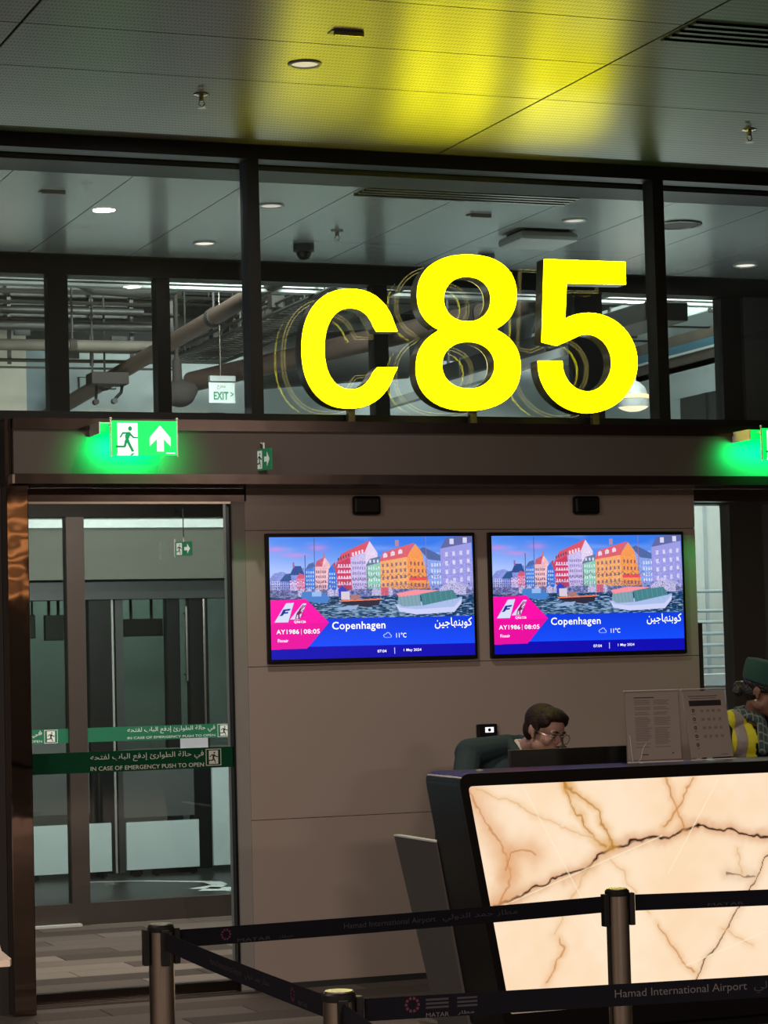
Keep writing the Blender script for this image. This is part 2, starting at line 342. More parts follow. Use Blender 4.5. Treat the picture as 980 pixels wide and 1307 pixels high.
# ---- traced outlines (metres in the plane of the sign / of the desk front)
C_OUT=[(4.5721,3.2881),(4.5562,3.3269),(4.5435,3.3624),(4.5271,3.3943),(4.5069,3.4223),(4.4833,3.4462),(4.4565,3.4658),(4.4267,3.4808),(4.3938,3.4911),(4.3576,3.4965),(4.3128,3.4968),(4.2723,3.4925),(4.2371,3.4835),(4.2048,3.4699),(4.1754,3.452),(4.1488,3.4298),(4.1253,3.4036),(4.1051,3.3737),(4.0884,3.3403),(4.0753,3.3037),(4.066,3.2638),(4.0605,3.2196),(4.0588,3.1654),(4.0613,3.1202),(4.0678,3.08),(4.0783,3.0434),(4.0927,3.0102),(4.1107,2.9806),(4.1321,2.9548),(4.1569,2.933),(4.1848,2.9156),(4.2157,2.9027),(4.2498,2.8944),(4.2883,2.8909),(4.3341,2.8923),(4.3713,2.8984),(4.4052,2.9092),(4.4363,2.9246),(4.4646,2.9444),(4.4901,2.9685),(4.5124,2.9966),(4.5313,3.0284),(4.5466,3.0637),(4.5684,3.1026),(4.4611,3.1005),(4.4382,3.0756),(4.4266,3.0535),(4.413,3.0343),(4.3974,3.0181),(4.3802,3.0051),(4.3612,2.9955),(4.3406,2.9893),(4.3168,2.9867),(4.2909,2.9876),(4.27,2.9922),(4.2512,3.0003),(4.2343,3.0118),(4.2193,3.0266),(4.2063,3.0445),(4.1954,3.0653),(4.1868,3.0889),(4.1805,3.115),(4.1767,3.1438),(4.1755,3.1762),(4.1768,3.2148),(4.1804,3.2461),(4.1864,3.2743),(4.1947,3.3001),(4.2052,3.3233),(4.2178,3.3439),(4.2323,3.3616),(4.2487,3.3762),(4.2668,3.3876),(4.2865,3.3956),(4.3085,3.4001),(4.3354,3.4011),(4.3577,3.3984),(4.3775,3.3921),(4.3954,3.3822),(4.4115,3.3689),(4.4256,3.3524),(4.4376,3.3328),(4.4474,3.3103),(4.4624,3.2854)]
E_OUT=[(4.8087,3.3019),(4.7822,3.3144),(4.7588,3.3295),(4.7386,3.347),(4.7218,3.3668),(4.7085,3.3888),(4.6988,3.4129),(4.693,3.4393),(4.691,3.4693),(4.6929,3.504),(4.6984,3.5322),(4.7077,3.558),(4.7205,3.5818),(4.7368,3.6037),(4.7565,3.6236),(4.7794,3.6413),(4.8052,3.6567),(4.8339,3.6697),(4.8653,3.6801),(4.8994,3.6878),(4.9369,3.6928),(4.9834,3.6952),(5.0237,3.6944),(5.0594,3.6906),(5.0921,3.6839),(5.1219,3.6742),(5.1489,3.6618),(5.1729,3.6467),(5.1936,3.6291),(5.2109,3.6091),(5.2245,3.5868),(5.2344,3.5624),(5.2404,3.5355),(5.2424,3.5051),(5.2403,3.4698),(5.2345,3.4412),(5.2249,3.4151),(5.2117,3.391),(5.1948,3.369),(5.1746,3.349),(5.1513,3.3314),(5.1249,3.3161),(5.1268,3.2996),(5.1189,3.3092),(5.148,3.2964),(5.1741,3.2807),(5.1967,3.2624),(5.2158,3.2415),(5.2311,3.2182),(5.2425,3.1926),(5.2498,3.1646),(5.2529,3.1334),(5.2517,3.0953),(5.2466,3.064),(5.2375,3.0357),(5.2245,3.0097),(5.2077,2.9859),(5.1874,2.9643),(5.1636,2.9451),(5.1366,2.9285),(5.1067,2.9146),(5.074,2.9035),(5.0385,2.8954),(4.9999,2.8902),(4.9542,2.8881),(4.9086,2.889),(4.8706,2.8932),(4.836,2.9003),(4.8045,2.9104),(4.7759,2.9234),(4.7505,2.9391),(4.7284,2.9574),(4.7098,2.9781),(4.6949,3.0011),(4.6838,3.0263),(4.6767,3.0539),(4.6736,3.0845),(4.6746,3.1219),(4.6795,3.1528),(4.6882,3.1807),(4.7008,3.2064),(4.717,3.23),(4.7369,3.2516),(4.7601,3.2708),(4.7865,3.2875),(4.8032,3.2995)]
E_IN1=[(5.1009,3.4689),(5.0987,3.4479),(5.0935,3.4292),(5.0854,3.412),(5.0745,3.3964),(5.0611,3.3826),(5.0453,3.3708),(5.0274,3.3613),(5.0078,3.3542),(4.9865,3.3496),(4.9626,3.3477),(4.9388,3.3484),(4.9178,3.3518),(4.8987,3.3579),(4.8816,3.3665),(4.8666,3.3774),(4.8541,3.3904),(4.8443,3.4053),(4.8373,3.422),(4.8333,3.4402),(4.8323,3.461),(4.8345,3.4818),(4.8396,3.5004),(4.8476,3.5175),(4.8583,3.5331),(4.8716,3.5469),(4.8872,3.5587),(4.9049,3.5683),(4.9245,3.5755),(4.9457,3.5802),(4.9696,3.5823),(4.9935,3.5818),(5.0146,3.5785),(5.0339,3.5725),(5.0512,3.564),(5.0663,3.5531),(5.0789,3.54),(5.0889,3.525),(5.096,3.5082),(5.1,3.4898)]
E_IN2=[(5.1128,3.1253),(5.1104,3.1034),(5.1047,3.0841),(5.0956,3.0663),(5.0835,3.0501),(5.0684,3.0359),(5.0508,3.0238),(5.0309,3.0141),(5.0089,3.0069),(4.9851,3.0023),(4.9583,3.0005),(4.9317,3.0015),(4.9082,3.0052),(4.8868,3.0117),(4.8677,3.0207),(4.8509,3.0322),(4.8369,3.0458),(4.8259,3.0614),(4.818,3.0788),(4.8135,3.0978),(4.8124,3.1194),(4.8148,3.141),(4.8204,3.1602),(4.8293,3.1779),(4.8413,3.194),(4.8561,3.2082),(4.8736,3.2204),(4.8933,3.2302),(4.9151,3.2376),(4.9389,3.2423),(4.9657,3.2443),(4.9924,3.2435),(5.016,3.2399),(5.0375,3.2335),(5.0569,3.2245),(5.0739,3.2131),(5.088,3.1994),(5.0992,3.1837),(5.1072,3.1662),(5.1118,3.147)]
F_OUT=[(5.4107,3.6867),(5.8767,3.6885),(5.8765,3.5695),(5.5306,3.5659),(5.5154,3.3715),(5.5445,3.3898),(5.5802,3.4014),(5.617,3.4087),(5.6543,3.4116),(5.6915,3.41),(5.728,3.4038),(5.763,3.3933),(5.796,3.3785),(5.8265,3.3597),(5.8538,3.3373),(5.8775,3.3116),(5.8972,3.2831),(5.9125,3.2522),(5.9232,3.2195),(5.9291,3.1855),(5.93,3.1509),(5.926,3.1162),(5.9171,3.0821),(5.9035,3.0492),(5.8855,3.0179),(5.8633,2.989),(5.8374,2.9627),(5.8081,2.9397),(5.7761,2.9203),(5.7419,2.9048),(5.706,2.8934),(5.6691,2.8864),(5.6318,2.8838),(5.5948,2.8857),(5.5587,2.8921),(5.524,2.9027),(5.4914,2.9175),(5.4614,2.9361),(5.4345,2.9583),(5.4111,2.9837),(5.3916,3.0118),(5.3764,3.0421),(5.3657,3.0742),(5.3596,3.1076),(5.3579,3.1524),(5.4923,3.1537),(5.4928,3.1375),(5.4943,3.1176),(5.4984,3.0983),(5.5049,3.0799),(5.5137,3.0626),(5.5247,3.0468),(5.5377,3.0328),(5.5524,3.0208),(5.5687,3.011),(5.5861,3.0035),(5.6045,2.9986),(5.6235,2.9963),(5.6428,2.9967),(5.662,2.9997),(5.6808,3.0053),(5.6988,3.0134),(5.7159,3.0238),(5.7315,3.0365),(5.7456,3.0511),(5.7577,3.0675),(5.7678,3.0853),(5.7756,3.1041),(5.781,3.1238),(5.7838,3.1439),(5.7841,3.1641),(5.7819,3.184),(5.7771,3.2032),(5.7698,3.2215),(5.7602,3.2385),(5.7485,3.2539),(5.7349,3.2674),(5.7195,3.2788),(5.7028,3.2879),(5.6849,3.2945),(5.6662,3.2986),(5.647,3.3),(5.6277,3.2987),(5.6086,3.2948),(5.5901,3.2884),(5.5723,3.2795),(5.4681,3.2356),(5.3832,3.2518)]
VEINS={
'dark1':[(4.1209,0.5814),(4.1725,0.6031),(4.2372,0.6275),(4.3021,0.6503),(4.3766,0.6744),(4.4701,0.6976),(4.5267,0.7162),(4.5743,0.7388),(4.6132,0.7788),(4.6612,0.805),(4.7277,0.8151),(4.7947,0.8287),(4.8711,0.8282),(4.9481,0.8346),(4.9971,0.8561),(5.0653,0.8699),(5.1431,0.8678),(5.2209,0.8555),(5.2792,0.8389),(5.3574,0.8212),(5.4167,0.8149),(5.5357,0.7986),(5.6947,0.7487)],
'dark2':[(5.4969,0.8283),(5.4125,0.7113),(5.3804,0.6526),(5.3386,0.5946),(5.2864,0.5203),(5.2348,0.4548),(5.1733,0.3817),(5.1121,0.309),(5.0651,0.2442),(5.0391,0.1696)],
'dark3':[(5.2136,0.6669),(5.2817,0.6529),(5.3501,0.637)],
't1':[(4.4641,1.0767),(4.4803,1.0037),(4.5338,0.9257),(4.5871,0.839),(4.6425,0.811)],
't2':[(4.4641,1.0767),(4.5369,1.0181),(4.6098,0.9558),(4.6448,0.8783),(4.6708,0.8095)],
't3':[(4.9378,1.0807),(4.9644,1.0164),(4.9814,0.9558),(5.0072,0.8692)],
't4':[(5.073,1.0751),(5.0219,1.0053),(4.9712,0.9392),(4.9111,0.8739)],
't5':[(4.0237,1.0737),(4.0488,1.0064),(4.1008,0.9295),(4.1259,0.8621),(4.1787,0.8014),(4.1948,0.7343),(4.1743,0.6609),(4.145,0.5965)],
't6':[(4.1766,0.7353),(4.206,0.8),(4.2521,0.8109),(4.2886,0.804),(4.3066,0.7898)],
't7':[(4.0598,1.0721),(4.2397,0.9978),(4.3666,0.9336),(4.4948,0.8772),(4.6055,0.8297)],
't8':[(4.3441,0.2444),(4.3834,0.3163),(4.432,0.3879),(4.4149,0.4306)],
't9':[(4.8769,0.46),(4.9314,0.3804),(4.9864,0.3089),(5.042,0.2458)],
't10':[(4.5646,0.731),(4.4864,0.6264),(4.3877,0.449)],
't11':[(5.1847,0.4237),(5.3,0.365),(5.3386,0.3453)],
't12':[(4.6596,0.7595),(4.7141,0.6976),(4.8403,0.5046)],
't13':[(5.2765,0.7701),(5.2823,0.6666)],
's1':[(4.2607,1.0802),(4.5225,0.5908)],
's2':[(5.1898,1.0669),(4.9327,0.6772)],
's3':[(4.117,0.5734),(4.9098,0.8399)],
's4':[(5.4002,0.4015),(5.0047,0.2823)],
's5':[(4.5225,0.5908),(4.7341,0.1915)],
}
# ================================================================== SETTING
CZ = 4.24
# ---- floor: base slab with carpet planks laid where the photograph shows them
floor = struct(MB().box(-9, -14, -.12, 15, 15.36, -.012).obj('floor', 'floor_base'))
plank_me = []
for i in range(5):
    b = MB().box(0, 0, -.012, .994, .246, 0); o = b.obj('carpet_plank', 'carpet_%d' % i); plank_me.append(o.data); bpy.data.objects.remove(o)
k = 0
for j in range(27):
    y = 8.75+j*.25
    for i in range(5 if y > 9.5 else 4):
        x = 1.75+i*1.0+(.37*j) % 1.0-.5
        if x > 5.6: continue
        link_mesh('carpet_plank', plank_me[RND.choice([0, 0, 1, 1, 2, 3, 2, 4 if y > 11.8 else 0])], None, floor, (x, y, 0)); k += 1
b = MB().box(-9, -14, -.012, 15, 8.745, -.001); b.box(-9, 8.745, -.012, 1.2, 15.3, -.001); b.box(6.6, 8.745, -.012, 15, 15.3, -.001); b.box(1.2, 8.745, -.012, 6.6, 15.3, -.006)
b.obj('carpet_field', 'carpet_1', floor)
f2 = struct(MB().box(2, 15.36, -.12, 10.0, 21, 0).obj('floor', 'gloss_floor'))
struct(MB().box(10.0, 15.36, -.12, 15, 21, 0).obj('floor', 'concrete'))
# pale sheets imitating a light reflection on the glossy floor past the second doors
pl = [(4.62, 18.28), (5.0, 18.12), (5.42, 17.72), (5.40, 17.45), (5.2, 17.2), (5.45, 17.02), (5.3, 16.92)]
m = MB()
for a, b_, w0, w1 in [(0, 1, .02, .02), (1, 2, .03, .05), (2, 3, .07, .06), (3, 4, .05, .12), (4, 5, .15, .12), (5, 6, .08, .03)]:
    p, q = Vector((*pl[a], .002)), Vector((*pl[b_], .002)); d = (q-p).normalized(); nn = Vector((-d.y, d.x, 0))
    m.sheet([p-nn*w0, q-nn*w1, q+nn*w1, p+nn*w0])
m.obj('painted_floor_reflection', 'sill_white', f2)

# ---- ceilings
ceil1 = struct(MB().box(-9, -14, CZ+.012, 15, 11.80, CZ+.12).obj('ceiling', 'matt_black'))
pan = MB().box(0, 0, 0, 2.638, .692, .012).obj('ceiling_panel', 'ceiling_metal'); pm_ = pan.data; bpy.data.objects.remove(pan)
rows = [11.765-.694-.695*i for i in range(10)]
rows = [11.066, 10.372, 9.672, 8.972, 8.272, 7.572, 6.872, 6.172, 5.472]
VENT_Y0, VENT_Y1 = 8.89, 9.22
for x0 in (-3.07, -.42, 2.23, 4.88, 7.53):
    for y0 in rows:
        link_mesh('ceiling_panel', pm_, None, ceil1, (x0+.004, y0+.004, CZ))
MB().box(-9, -14, CZ, 15, 5.46, CZ+.012).obj('ceiling_field', 'ceiling_metal', ceil1)
ceil2 = struct(MB().box(-9, 11.80, CZ+.012, 15, 15.22, CZ+.12).obj('ceiling', 'matt_black'))
pan = MB().box(0, 0, 0, .645, 2.62, .012).obj('ceiling_panel', 'corridor_metal'); pm2 = pan.data; bpy.data.objects.remove(pan)
pan = MB().box(0, 0, 0, .645, .34, .012).obj('ceiling_panel', 'corridor_metal'); pm3 = pan.data; bpy.data.objects.remove(pan)
for i in range(16):
    x = 0.238+i*.652
    link_mesh('ceiling_panel', pm2, None, ceil2, (x+.004, 12.46, CZ)); link_mesh('ceiling_panel', pm3, None, ceil2, (x+.004, 11.80, CZ))
MB().box(-9, 12.15, CZ-.03, 15, 12.45, CZ+.01).obj('shadow_gap', 'black', ceil2)

# ---- clerestory over the beam: first window wall
GY = 11.745
win1 = thing('window_1', kind='structure')
MB().box(-3, 11.665, 4.165, 12, 11.785, CZ-.001).obj('head_rail', 'dark_frame', win1)
MB().box(-3, 11.665, 2.812, 12, 11.785, 2.872).obj('sill_rail', 'dark_frame', win1)
mx = [-.76, 1.535, 3.83, 6.125, 8.42, 10.715]
for x in mx: MB().box(x, 11.668, 2.872, x+.065, 11.783, 4.165).obj('mullion', 'dark_frame', win1)
xs = [-3]+mx+[12]
for i in range(len(xs)-1):
    x0 = xs[i]+(.065 if i else 0); MB().box(x0, GY, 2.872, xs[i+1], GY+.008, 4.165).obj('glass_pane', 'glass_clear', win1)

# ---- fascia beam
tr = thing('trim_1', kind='structure')
MB().box(2.56, 11.42, 2.545, 11, 11.66, 2.757).obj('fascia_board', 'fascia', tr)
MB().box(2.56, 11.41, 2.757, 11, 11.66, 2.811).obj('top_rail', 'bronze', tr)
MB().box(2.56, 11.405, 2.498, 11, 11.70, 2.545).obj('bottom_rail', 'bronze', tr)
MB().box(2.548, 11.40, 2.498, 2.56, 11.66, 2.54).obj('end_cap', 'steel', tr)
MB().box(-3, 11.62, 2.50, 2.53, 11.80, 2.811).obj('side_board', 'near_black_wall', tr)
# ---- bronze portal column and the dark wall beside it
tr2 = thing('trim_2', kind='structure')
MB().box(2.528, 11.45, 0, 2.634, 11.78, 2.495, .004).obj('column_cladding', 'bronze_column', tr2)
MB().box(2.528, 11.46, 2.4951, 2.556, 11.66, 2.811).obj('column_head', 'bronze', tr2)
struct(MB().box(-9, 11.56, 0, 2.527, 11.80, 2.50).obj('wall_left', 'near_black_wall'))

# ---- first door (nearest), glass leaf with green strip
d1 = thing('door_1', kind='structure', loc=(3.2, 11.7, 0))
MB().box(2.634, 11.70, 2.432, 3.80, 11.80, 2.4975).obj('header', 'bronze', d1)
MB().box(2.634, 11.69, 2.42, 3.715, 11.70, 2.431).obj('header_lip', 'steel', d1)
MB().box(3.715, 11.70, 0, 3.79, 11.82, 2.432).obj('jamb', 'jamb', d1)
MB().box(3.703, 11.688, .0, 3.715, 11.74, 2.42).obj('edge_seal', 'black', d1)
MB().box(2.634, 11.70, .012, 3.703, 11.74, .062).obj('bottom_rail', 'bronze', d1)
MB().box(2.634, 11.63, 0, 3.80, 11.70, .010).obj('threshold', 'steel', d1)
MB().box(2.636, 11.712, .062, 3.703, 11.722, 2.432).obj('glass_pane', 'glass_clear', d1)
def exit_icon(u0, v0, u1, v1):
    """flat running figure outlines inside a box, as polygons in plane units"""
    w, h = u1-u0, v1-v0
    def P(l): return [(u0+a*w, v0+b*h) for a, b in l]
    out = [P([(.62+.09*math.cos(t*PI/5), .83+.07*math.sin(t*PI/5)) for t in range(10)]),
           P([(.30, .70), (.62, .72), (.70, .66), (.82, .57), (.98, .57), (.98, .50), (.78, .50), (.66, .58), (.58, .45), (.74, .20), (.66, .13), (.48, .38), (.42, .48), (.44, .62), (.30, .62), (.20, .50), (.12, .54)]),
           P([(.46, .44), (.56, .38), (.46, .24), (.10, .24), (.08, .17), (.02, .17), (.06, .31), (.38, .32)]),
           P([(.66, .13), (.80, .12), (.80, .07), (.62, .07)])]
    return out
def flat_polys(name, polys, m, y, parent, zoff=0.0):
    b = MB()
    for p in polys: b.sheet([(x, y, z) for x, z in p])
    return b.obj(name, m, parent)
def strip(parent, x0, x1, z0, z1, y, text_u, ar_v, en_v, icon, base, txt, full=True):
    st = MB().box(x0, y-.004, z0, x1, y, z1).obj('safety_strip', base, parent); yy = y-.0055
    if full:
        lettering('arabic_text', arabic('في حالة الطوارئ إدفع الباب لفتحه'), txt, (text_u[0], ar_v[0], text_u[1], ar_v[1]), (0, yy, 0), (1, 0, 0), (0, 0, 1), st)
        lettering('english_text', 'IN CASE OF EMERGENCY PUSH TO OPEN', txt, (text_u[0], en_v[0], text_u[1], en_v[1]), (0, yy, 0), (1, 0, 0), (0, 0, 1), st)
    else:
        lettering('arabic_text', arabic('في'), txt, (text_u[0], ar_v[0], text_u[1], ar_v[1]), (0, yy, 0), (1, 0, 0), (0, 0, 1), st)
        lettering('english_text', 'OPEN', txt, (text_u[0], en_v[0], text_u[1], en_v[1]), (0, yy, 0), (1, 0, 0), (0, 0, 1), st)
    u0, v0, u1, v1 = icon; t = .003
    flat_polys('icon_frame', [[(u0, v0), (u1, v0), (u1, v0+t), (u0, v0+t)], [(u0, v1-t), (u1, v1-t), (u1, v1), (u0, v1)], [(u0, v0+t), (u0+t, v0+t), (u0+t, v1-t), (u0, v1-t)], [(u1-t, v0+t), (u1, v0+t), (u1, v1-t), (u1-t, v1-t)]], txt, yy, st)
    g = (u1-u0)*.2
    flat_polys('icon_door', [[(u0+g, v0+.008), (u1-g, v0+.008), (u1-g, v1-.008), (u0+g, v1-.008)]], txt, yy, st)
    flat_polys('icon_figure', exit_icon(u0+g*.8, v0+.008, u1-g*1.0, v1-.008), 'ink_black', yy-.001, st)
strip(d1, 2.636, 3.703, 1.111, 1.212, 11.710, (2.978, 3.552), (1.158, 1.199), (1.119, 1.139), (3.563, 1.122, 3.642, 1.204), 'sticker_dark', 'sticker_text')

# ---- gloss wall with the screens
wall = struct(MB().box(3.79, 11.715, 0, 6.33, 11.92, 2.498).obj('wall_back', 'matt_black'))
for z0, z1 in ((.002, .84), (.843, 1.602), (1.605, 2.285), (2.288, 2.4975)):
    MB().box(3.791, 11.70, z0, 6.33, 11.715, z1).obj('wall_panel', 'wall_gloss', wall)
MB().box(3.791, 11.692, 0, 6.33, 11.70, .03).obj('baseboard_back', 'dark_grey').__setitem__('kind', 'structure')

# ---- right door beside the wall
d2 = thing('door_2', kind='structure', loc=(7.0, 11.7, 0))
MB().box(6.33, 11.70, 2.432, 9.0, 11.80, 2.4975).obj('header', 'bronze', d2)
MB().box(6.331, 11.712, .062, 7.35, 11.722, 2.432).obj('glass_pane', 'glass_tint', d2)
MB().box(6.331, 11.70, 0, 7.35, 11.74, .062).obj('bottom_rail', 'bronze', d2)
MB().box(7.35, 11.68, 0, 7.43, 11.80, 2.432).obj('jamb', 'jamb', d2)
struct(MB().box(7.43, 11.70, 0, 15, 11.80, 2.4975).obj('wall_right', 'near_black_wall'))

# ---- second window wall and doors, 3.6 m behind
Y2 = 15.3
win2 = thing('window_2', kind='structure')
MB().box(-3, Y2-.02, 4.14, 12, Y2+.16, 4.40).obj('transom_beam', 'dark_frame', win2)
MB().box(-3, Y2-.02, 2.66, 12, Y2+.16, 2.98).obj('sill_beam', 'dark_frame', win2)
for x0, x1 in ((.9, 1.03), (2.2, 2.33), (3.672, 3.80), (4.388, 4.478), (5.9, 6.0), (7.395, 7.606), (8.547, 8.70)):
    MB().box(x0, Y2, 2.98, x1, Y2+.12, 4.14).obj('post', 'dark_frame', win2)
MB().box(8.715, Y2-.02, 2.98, 9.3, Y2+.12, 4.14).obj('pier', 'dark_grey', win2)
MB().box(-3, Y2+.05, 2.98, 8.547, Y2+.058, 4.14).obj('glass_pane', 'glass_clear', win2)
d3 = thing('door_3', kind='structure', loc=(4.4, Y2, 0))
MB().box(2.4, Y2-.02, 2.582, 6.2, Y2+.10, 2.66).obj('header', 'dark_frame', d3)
MB().box(3.755, Y2-.02, .136, 3.872, Y2+.08, 2.582).obj('mullion', 'door_brown', d3)
MB().box(2.4, Y2-.02, 0, 6.2, Y2+.06, .136).obj('bottom_rail', 'door_brown', d3)
MB().box(2.4, Y2+.02, .136, 3.755, Y2+.028, 2.582).obj('glass_pane', 'glass_tint', d3)
MB().box(3.872, Y2+.02, .136, 6.2, Y2+.028, 2.582).obj('glass_pane', 'glass_tint', d3)
MB().box(3.3, Y2-.09, 0, 3.80, Y2-.022, .014).obj('threshold', 'sill_white', d3)
strip(d3, 3.872, 4.86, 1.148, 1.238, Y2-.001+.02, (4.142, 4.728), (1.187, 1.232), (1.157, 1.172), (4.745, 1.150, 4.832, 1.234), 'sticker_green', 'sticker_text_bright')
strip(d3, 3.40, 3.755, 1.148, 1.238, Y2-.001+.02, (3.512, 3.585), (1.187, 1.232), (1.157, 1.172), (3.600, 1.150, 3.686, 1.234), 'sticker_green', 'sticker_text_bright', False)
tag(MB().box(4.492, Y2-.006+.018, 1.085, 4.678, Y2-.003+.018, 1.15).obj('paper_notice', 'paper_bright'), 'pale blank paper notice stuck on inner door glass under green strip', 'notice')
win3 = thing('window_3', kind='structure')
MB().box(6.2, Y2-.02, 0, 6.5, Y2+.12, 2.66).obj('pier', 'dark_grey', win3)
MB().box(6.5, Y2, 0, 8.27, Y2+.10, .5).obj('sill', 'dark_frame', win3)
MB().box(6.5, Y2+.05, .5, 8.547, Y2+.058, 2.66).obj('glass_pane', 'glass_clear', win3)
MB().box(8.547, Y2-.02, 0, 8.80, Y2+.12, 2.66).obj('post', 'dark_frame', win3)
MB().box(8.81, Y2-.03, 0, 9.6, Y2+.12, 2.66).obj('pier', 'dark_grey', win3)
struct(MB().box(9.3, Y2-.02, 2.98, 15, Y2+.12, 4.6).obj('wall_right', 'near_black_wall'))
struct(MB().box(9.6, Y2-.02, 0, 15, Y2+.12, 2.66).obj('wall_right', 'near_black_wall'))

# ---- far glazed front past the glossy floor
Y3 = 18.6
win4 = thing('window_4', kind='structure')
MB().box(3.0, Y3-.10, 2.30, 6.4, Y3+.3, 2.70).obj('bulkhead', 'olive', win4)
MB().box(3.0, Y3-.12, 2.70, 6.4, Y3+.3, 2.765).obj('ceiling_edge', 'sill_white', win4)
MB().box(3.0, Y3-.02, 2.147, 6.4, Y3+.2, 2.30).obj('beam', 'dark_grey', win4)
for x0, x1, mm in ((4.74, 4.915, 'dark_frame'), (4.918, 4.935, 'jamb'), (4.95, 5.012, 'dark_grey'), (5.365, 5.47, 'dark_frame'), (5.55, 5.70, 'dark_frame')):
    MB().box(x0, Y3, 0.03, x1, Y3+.1, 2.147).obj('mullion', mm, win4)
MB().box(3.0, Y3+.05, .42, 6.4, Y3+.056, 2.147).obj('glass_pane', 'glass_tint', win4)
for x0, x1, z1 in ((3.6, 4.88, .42), (5.0, 5.585, .415), (5.70, 6.2, .835)):
    MB().box(x0, Y3-.03, .05, x1, Y3+.0, z1).obj('lower_panel', 'bay_white', win4)
MB().box(3.6, Y3-.001, .5, 4.72, Y3+.02, 1.1).obj('dark_panel', 'panel_grey', win4); MB().box(4.99, Y3-.001, .45, 5.56, Y3+.02, .98).obj('dark_panel', 'panel_grey', win4)
for x0, x1 in ((4.0, 4.3), (4.62, 4.84), (5.02, 5.12), (5.2, 5.56)):
    b = MB(); b.box(x0, Y3-.05, .008, x1, Y3-.02, .05); b.box(x0+.02, Y3-.06, 0, x0+.05, Y3-.02, .03); b.box(x1-.05, Y3-.06, 0, x1-.02, Y3-.02, .03); b.obj('floor_bracket', 'black', win4)
b = MB(); b.tube([(5.505, Y3-.06, 1.50), (5.508, Y3-.06, 2.08)], .012); b.cyl((5.505, Y3-.06, 1.55), (5.505, Y3+.01, 1.55), .008); b.cyl((5.508, Y3-.06, 2.03), (5.508, Y3+.01, 2.03), .008); b.obj('handle', 'steel', win4)
b = MB(); b.tube([(5.645, Y3-.06, 1.10), (5.652, Y3-.06, 2.14)], .013); b.cyl((5.646, Y3-.06, 1.16), (5.646, Y3+.01, 1.16), .008); b.cyl((5.65, Y3-.06, 2.1), (5.65, Y3+.01, 2.1), .008); b.obj('handle', 'steel', win4)
struct(MB().box(3.0, 20.3, 0, 6.8, 20.4, 2.75).obj('wall_far', 'green_wall'))
struct(MB().box(3.0, 18.9, 2.766, 6.8, 20.4, 2.80).obj('ceiling', 'olive'))
struct(MB().box(6.401, 15.47, 0, 6.5, 20.4, 2.80).obj('wall_far', 'bay_white'))
struct(MB().box(2.9, 15.47, 0, 3.0, 20.4, 2.80).obj('wall_far', 'bay_dark'))
# things hanging inside the green-lit space
def hung_display(x0, x1, z0, z1, y, label):
    t = thing('hanging_display', label, 'display', ((x0+x1)/2, y, z0))
    MB().box(x0, y-.03, z0, x1, y+.03, z1, .006).obj('panel', 'dark_grey', t)
    for x in ((x0*.75+x1*.25), (x0*.25+x1*.75)): MB().cyl((x, y, z1), (x, y, 2.766), .012).obj('hanger', 'dark_grey', t)
hung_display(5.10, 5.44, 1.86, 2.0, 19.0, 'dark hanging sign box behind the right pane of the far glazing')
hung_display(4.47, 4.62, 1.84, 2.04, 18.95, 'dark hanging sign box behind the left pane of the far glazing')
solo(MB().box(4.36, 18.98, 1.86, 4.41, 19.03, 2.05, .012).cyl((4.385, 19.0, 2.05), (4.385, 19.0, 2.766), .008), 'hanging_speaker', 'dark_grey', 'slim dark unit hanging beside the left hanging sign box', 'speaker')

# ---- service bay shell
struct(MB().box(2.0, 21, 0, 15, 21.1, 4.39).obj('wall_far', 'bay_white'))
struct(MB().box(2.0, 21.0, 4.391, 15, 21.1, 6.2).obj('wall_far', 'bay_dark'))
struct(MB().box(3.6, 20.86, 2.8, 4.80, 20.99, 4.74).obj('wall_far', 'bay_cream')); struct(MB().box(4.80, 20.9, 2.8, 5.10, 20.99, 4.46).obj('wall_far', 'bay_blue'))
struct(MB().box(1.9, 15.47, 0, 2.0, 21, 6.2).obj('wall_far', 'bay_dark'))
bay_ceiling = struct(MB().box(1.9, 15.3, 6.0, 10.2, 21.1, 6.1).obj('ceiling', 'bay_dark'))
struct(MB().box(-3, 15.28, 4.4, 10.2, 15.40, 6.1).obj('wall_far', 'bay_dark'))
# right side wall of the bay: stacked bands seen through the right pane
sw = struct(MB().box(10.02, 15.42, 0, 10.2, 21, 6.0).obj('wall_right', 'concrete'))
for z0, z1, mm, dx in ((3.80, 4.03, 'bay_white', 0), (4.03, 4.085, 'duct', .02), (4.085, 4.165, 'duct_tan', 0), (4.165, 4.185, 'sill_white', -.02), (4.185, 4.26, 'duct_blue', 0), (4.26, 4.385, 'duct_tan', .0), (4.385, 5.0, 'dark_grey', 0)):
    MB().box(10.0+dx, 15.42, z0+.001, 10.02, 21, z1).obj('wall_band', mm, sw)
MB().box(10.0, 18.68, 2.9, 10.02, 21, 3.80).obj('wall_band', 'bay_white', sw)
MB().box(10.005, 15.42, 3.2, 10.02, 18.68, 3.80).obj('window_strip', 'duct', sw)
for y in (16.4, 17.3, 18.2): MB().box(9.99, y, 3.2, 10.004, y+.06, 3.80).obj('window_post', 'dark_grey', sw)
# white edge beams just past the second window head
for z0, z1, y in ((4.234, 4.254, 16.3), (4.268, 4.29, 16.3)):
    tag(MB().box(2.05, y, z0, 9.95, y+.10, z1).obj('edge_beam', 'sill_white'), 'long white edge beam running under the service ceiling, %s one' % ('lower' if z0 < 4.25 else 'upper'), 'beam')
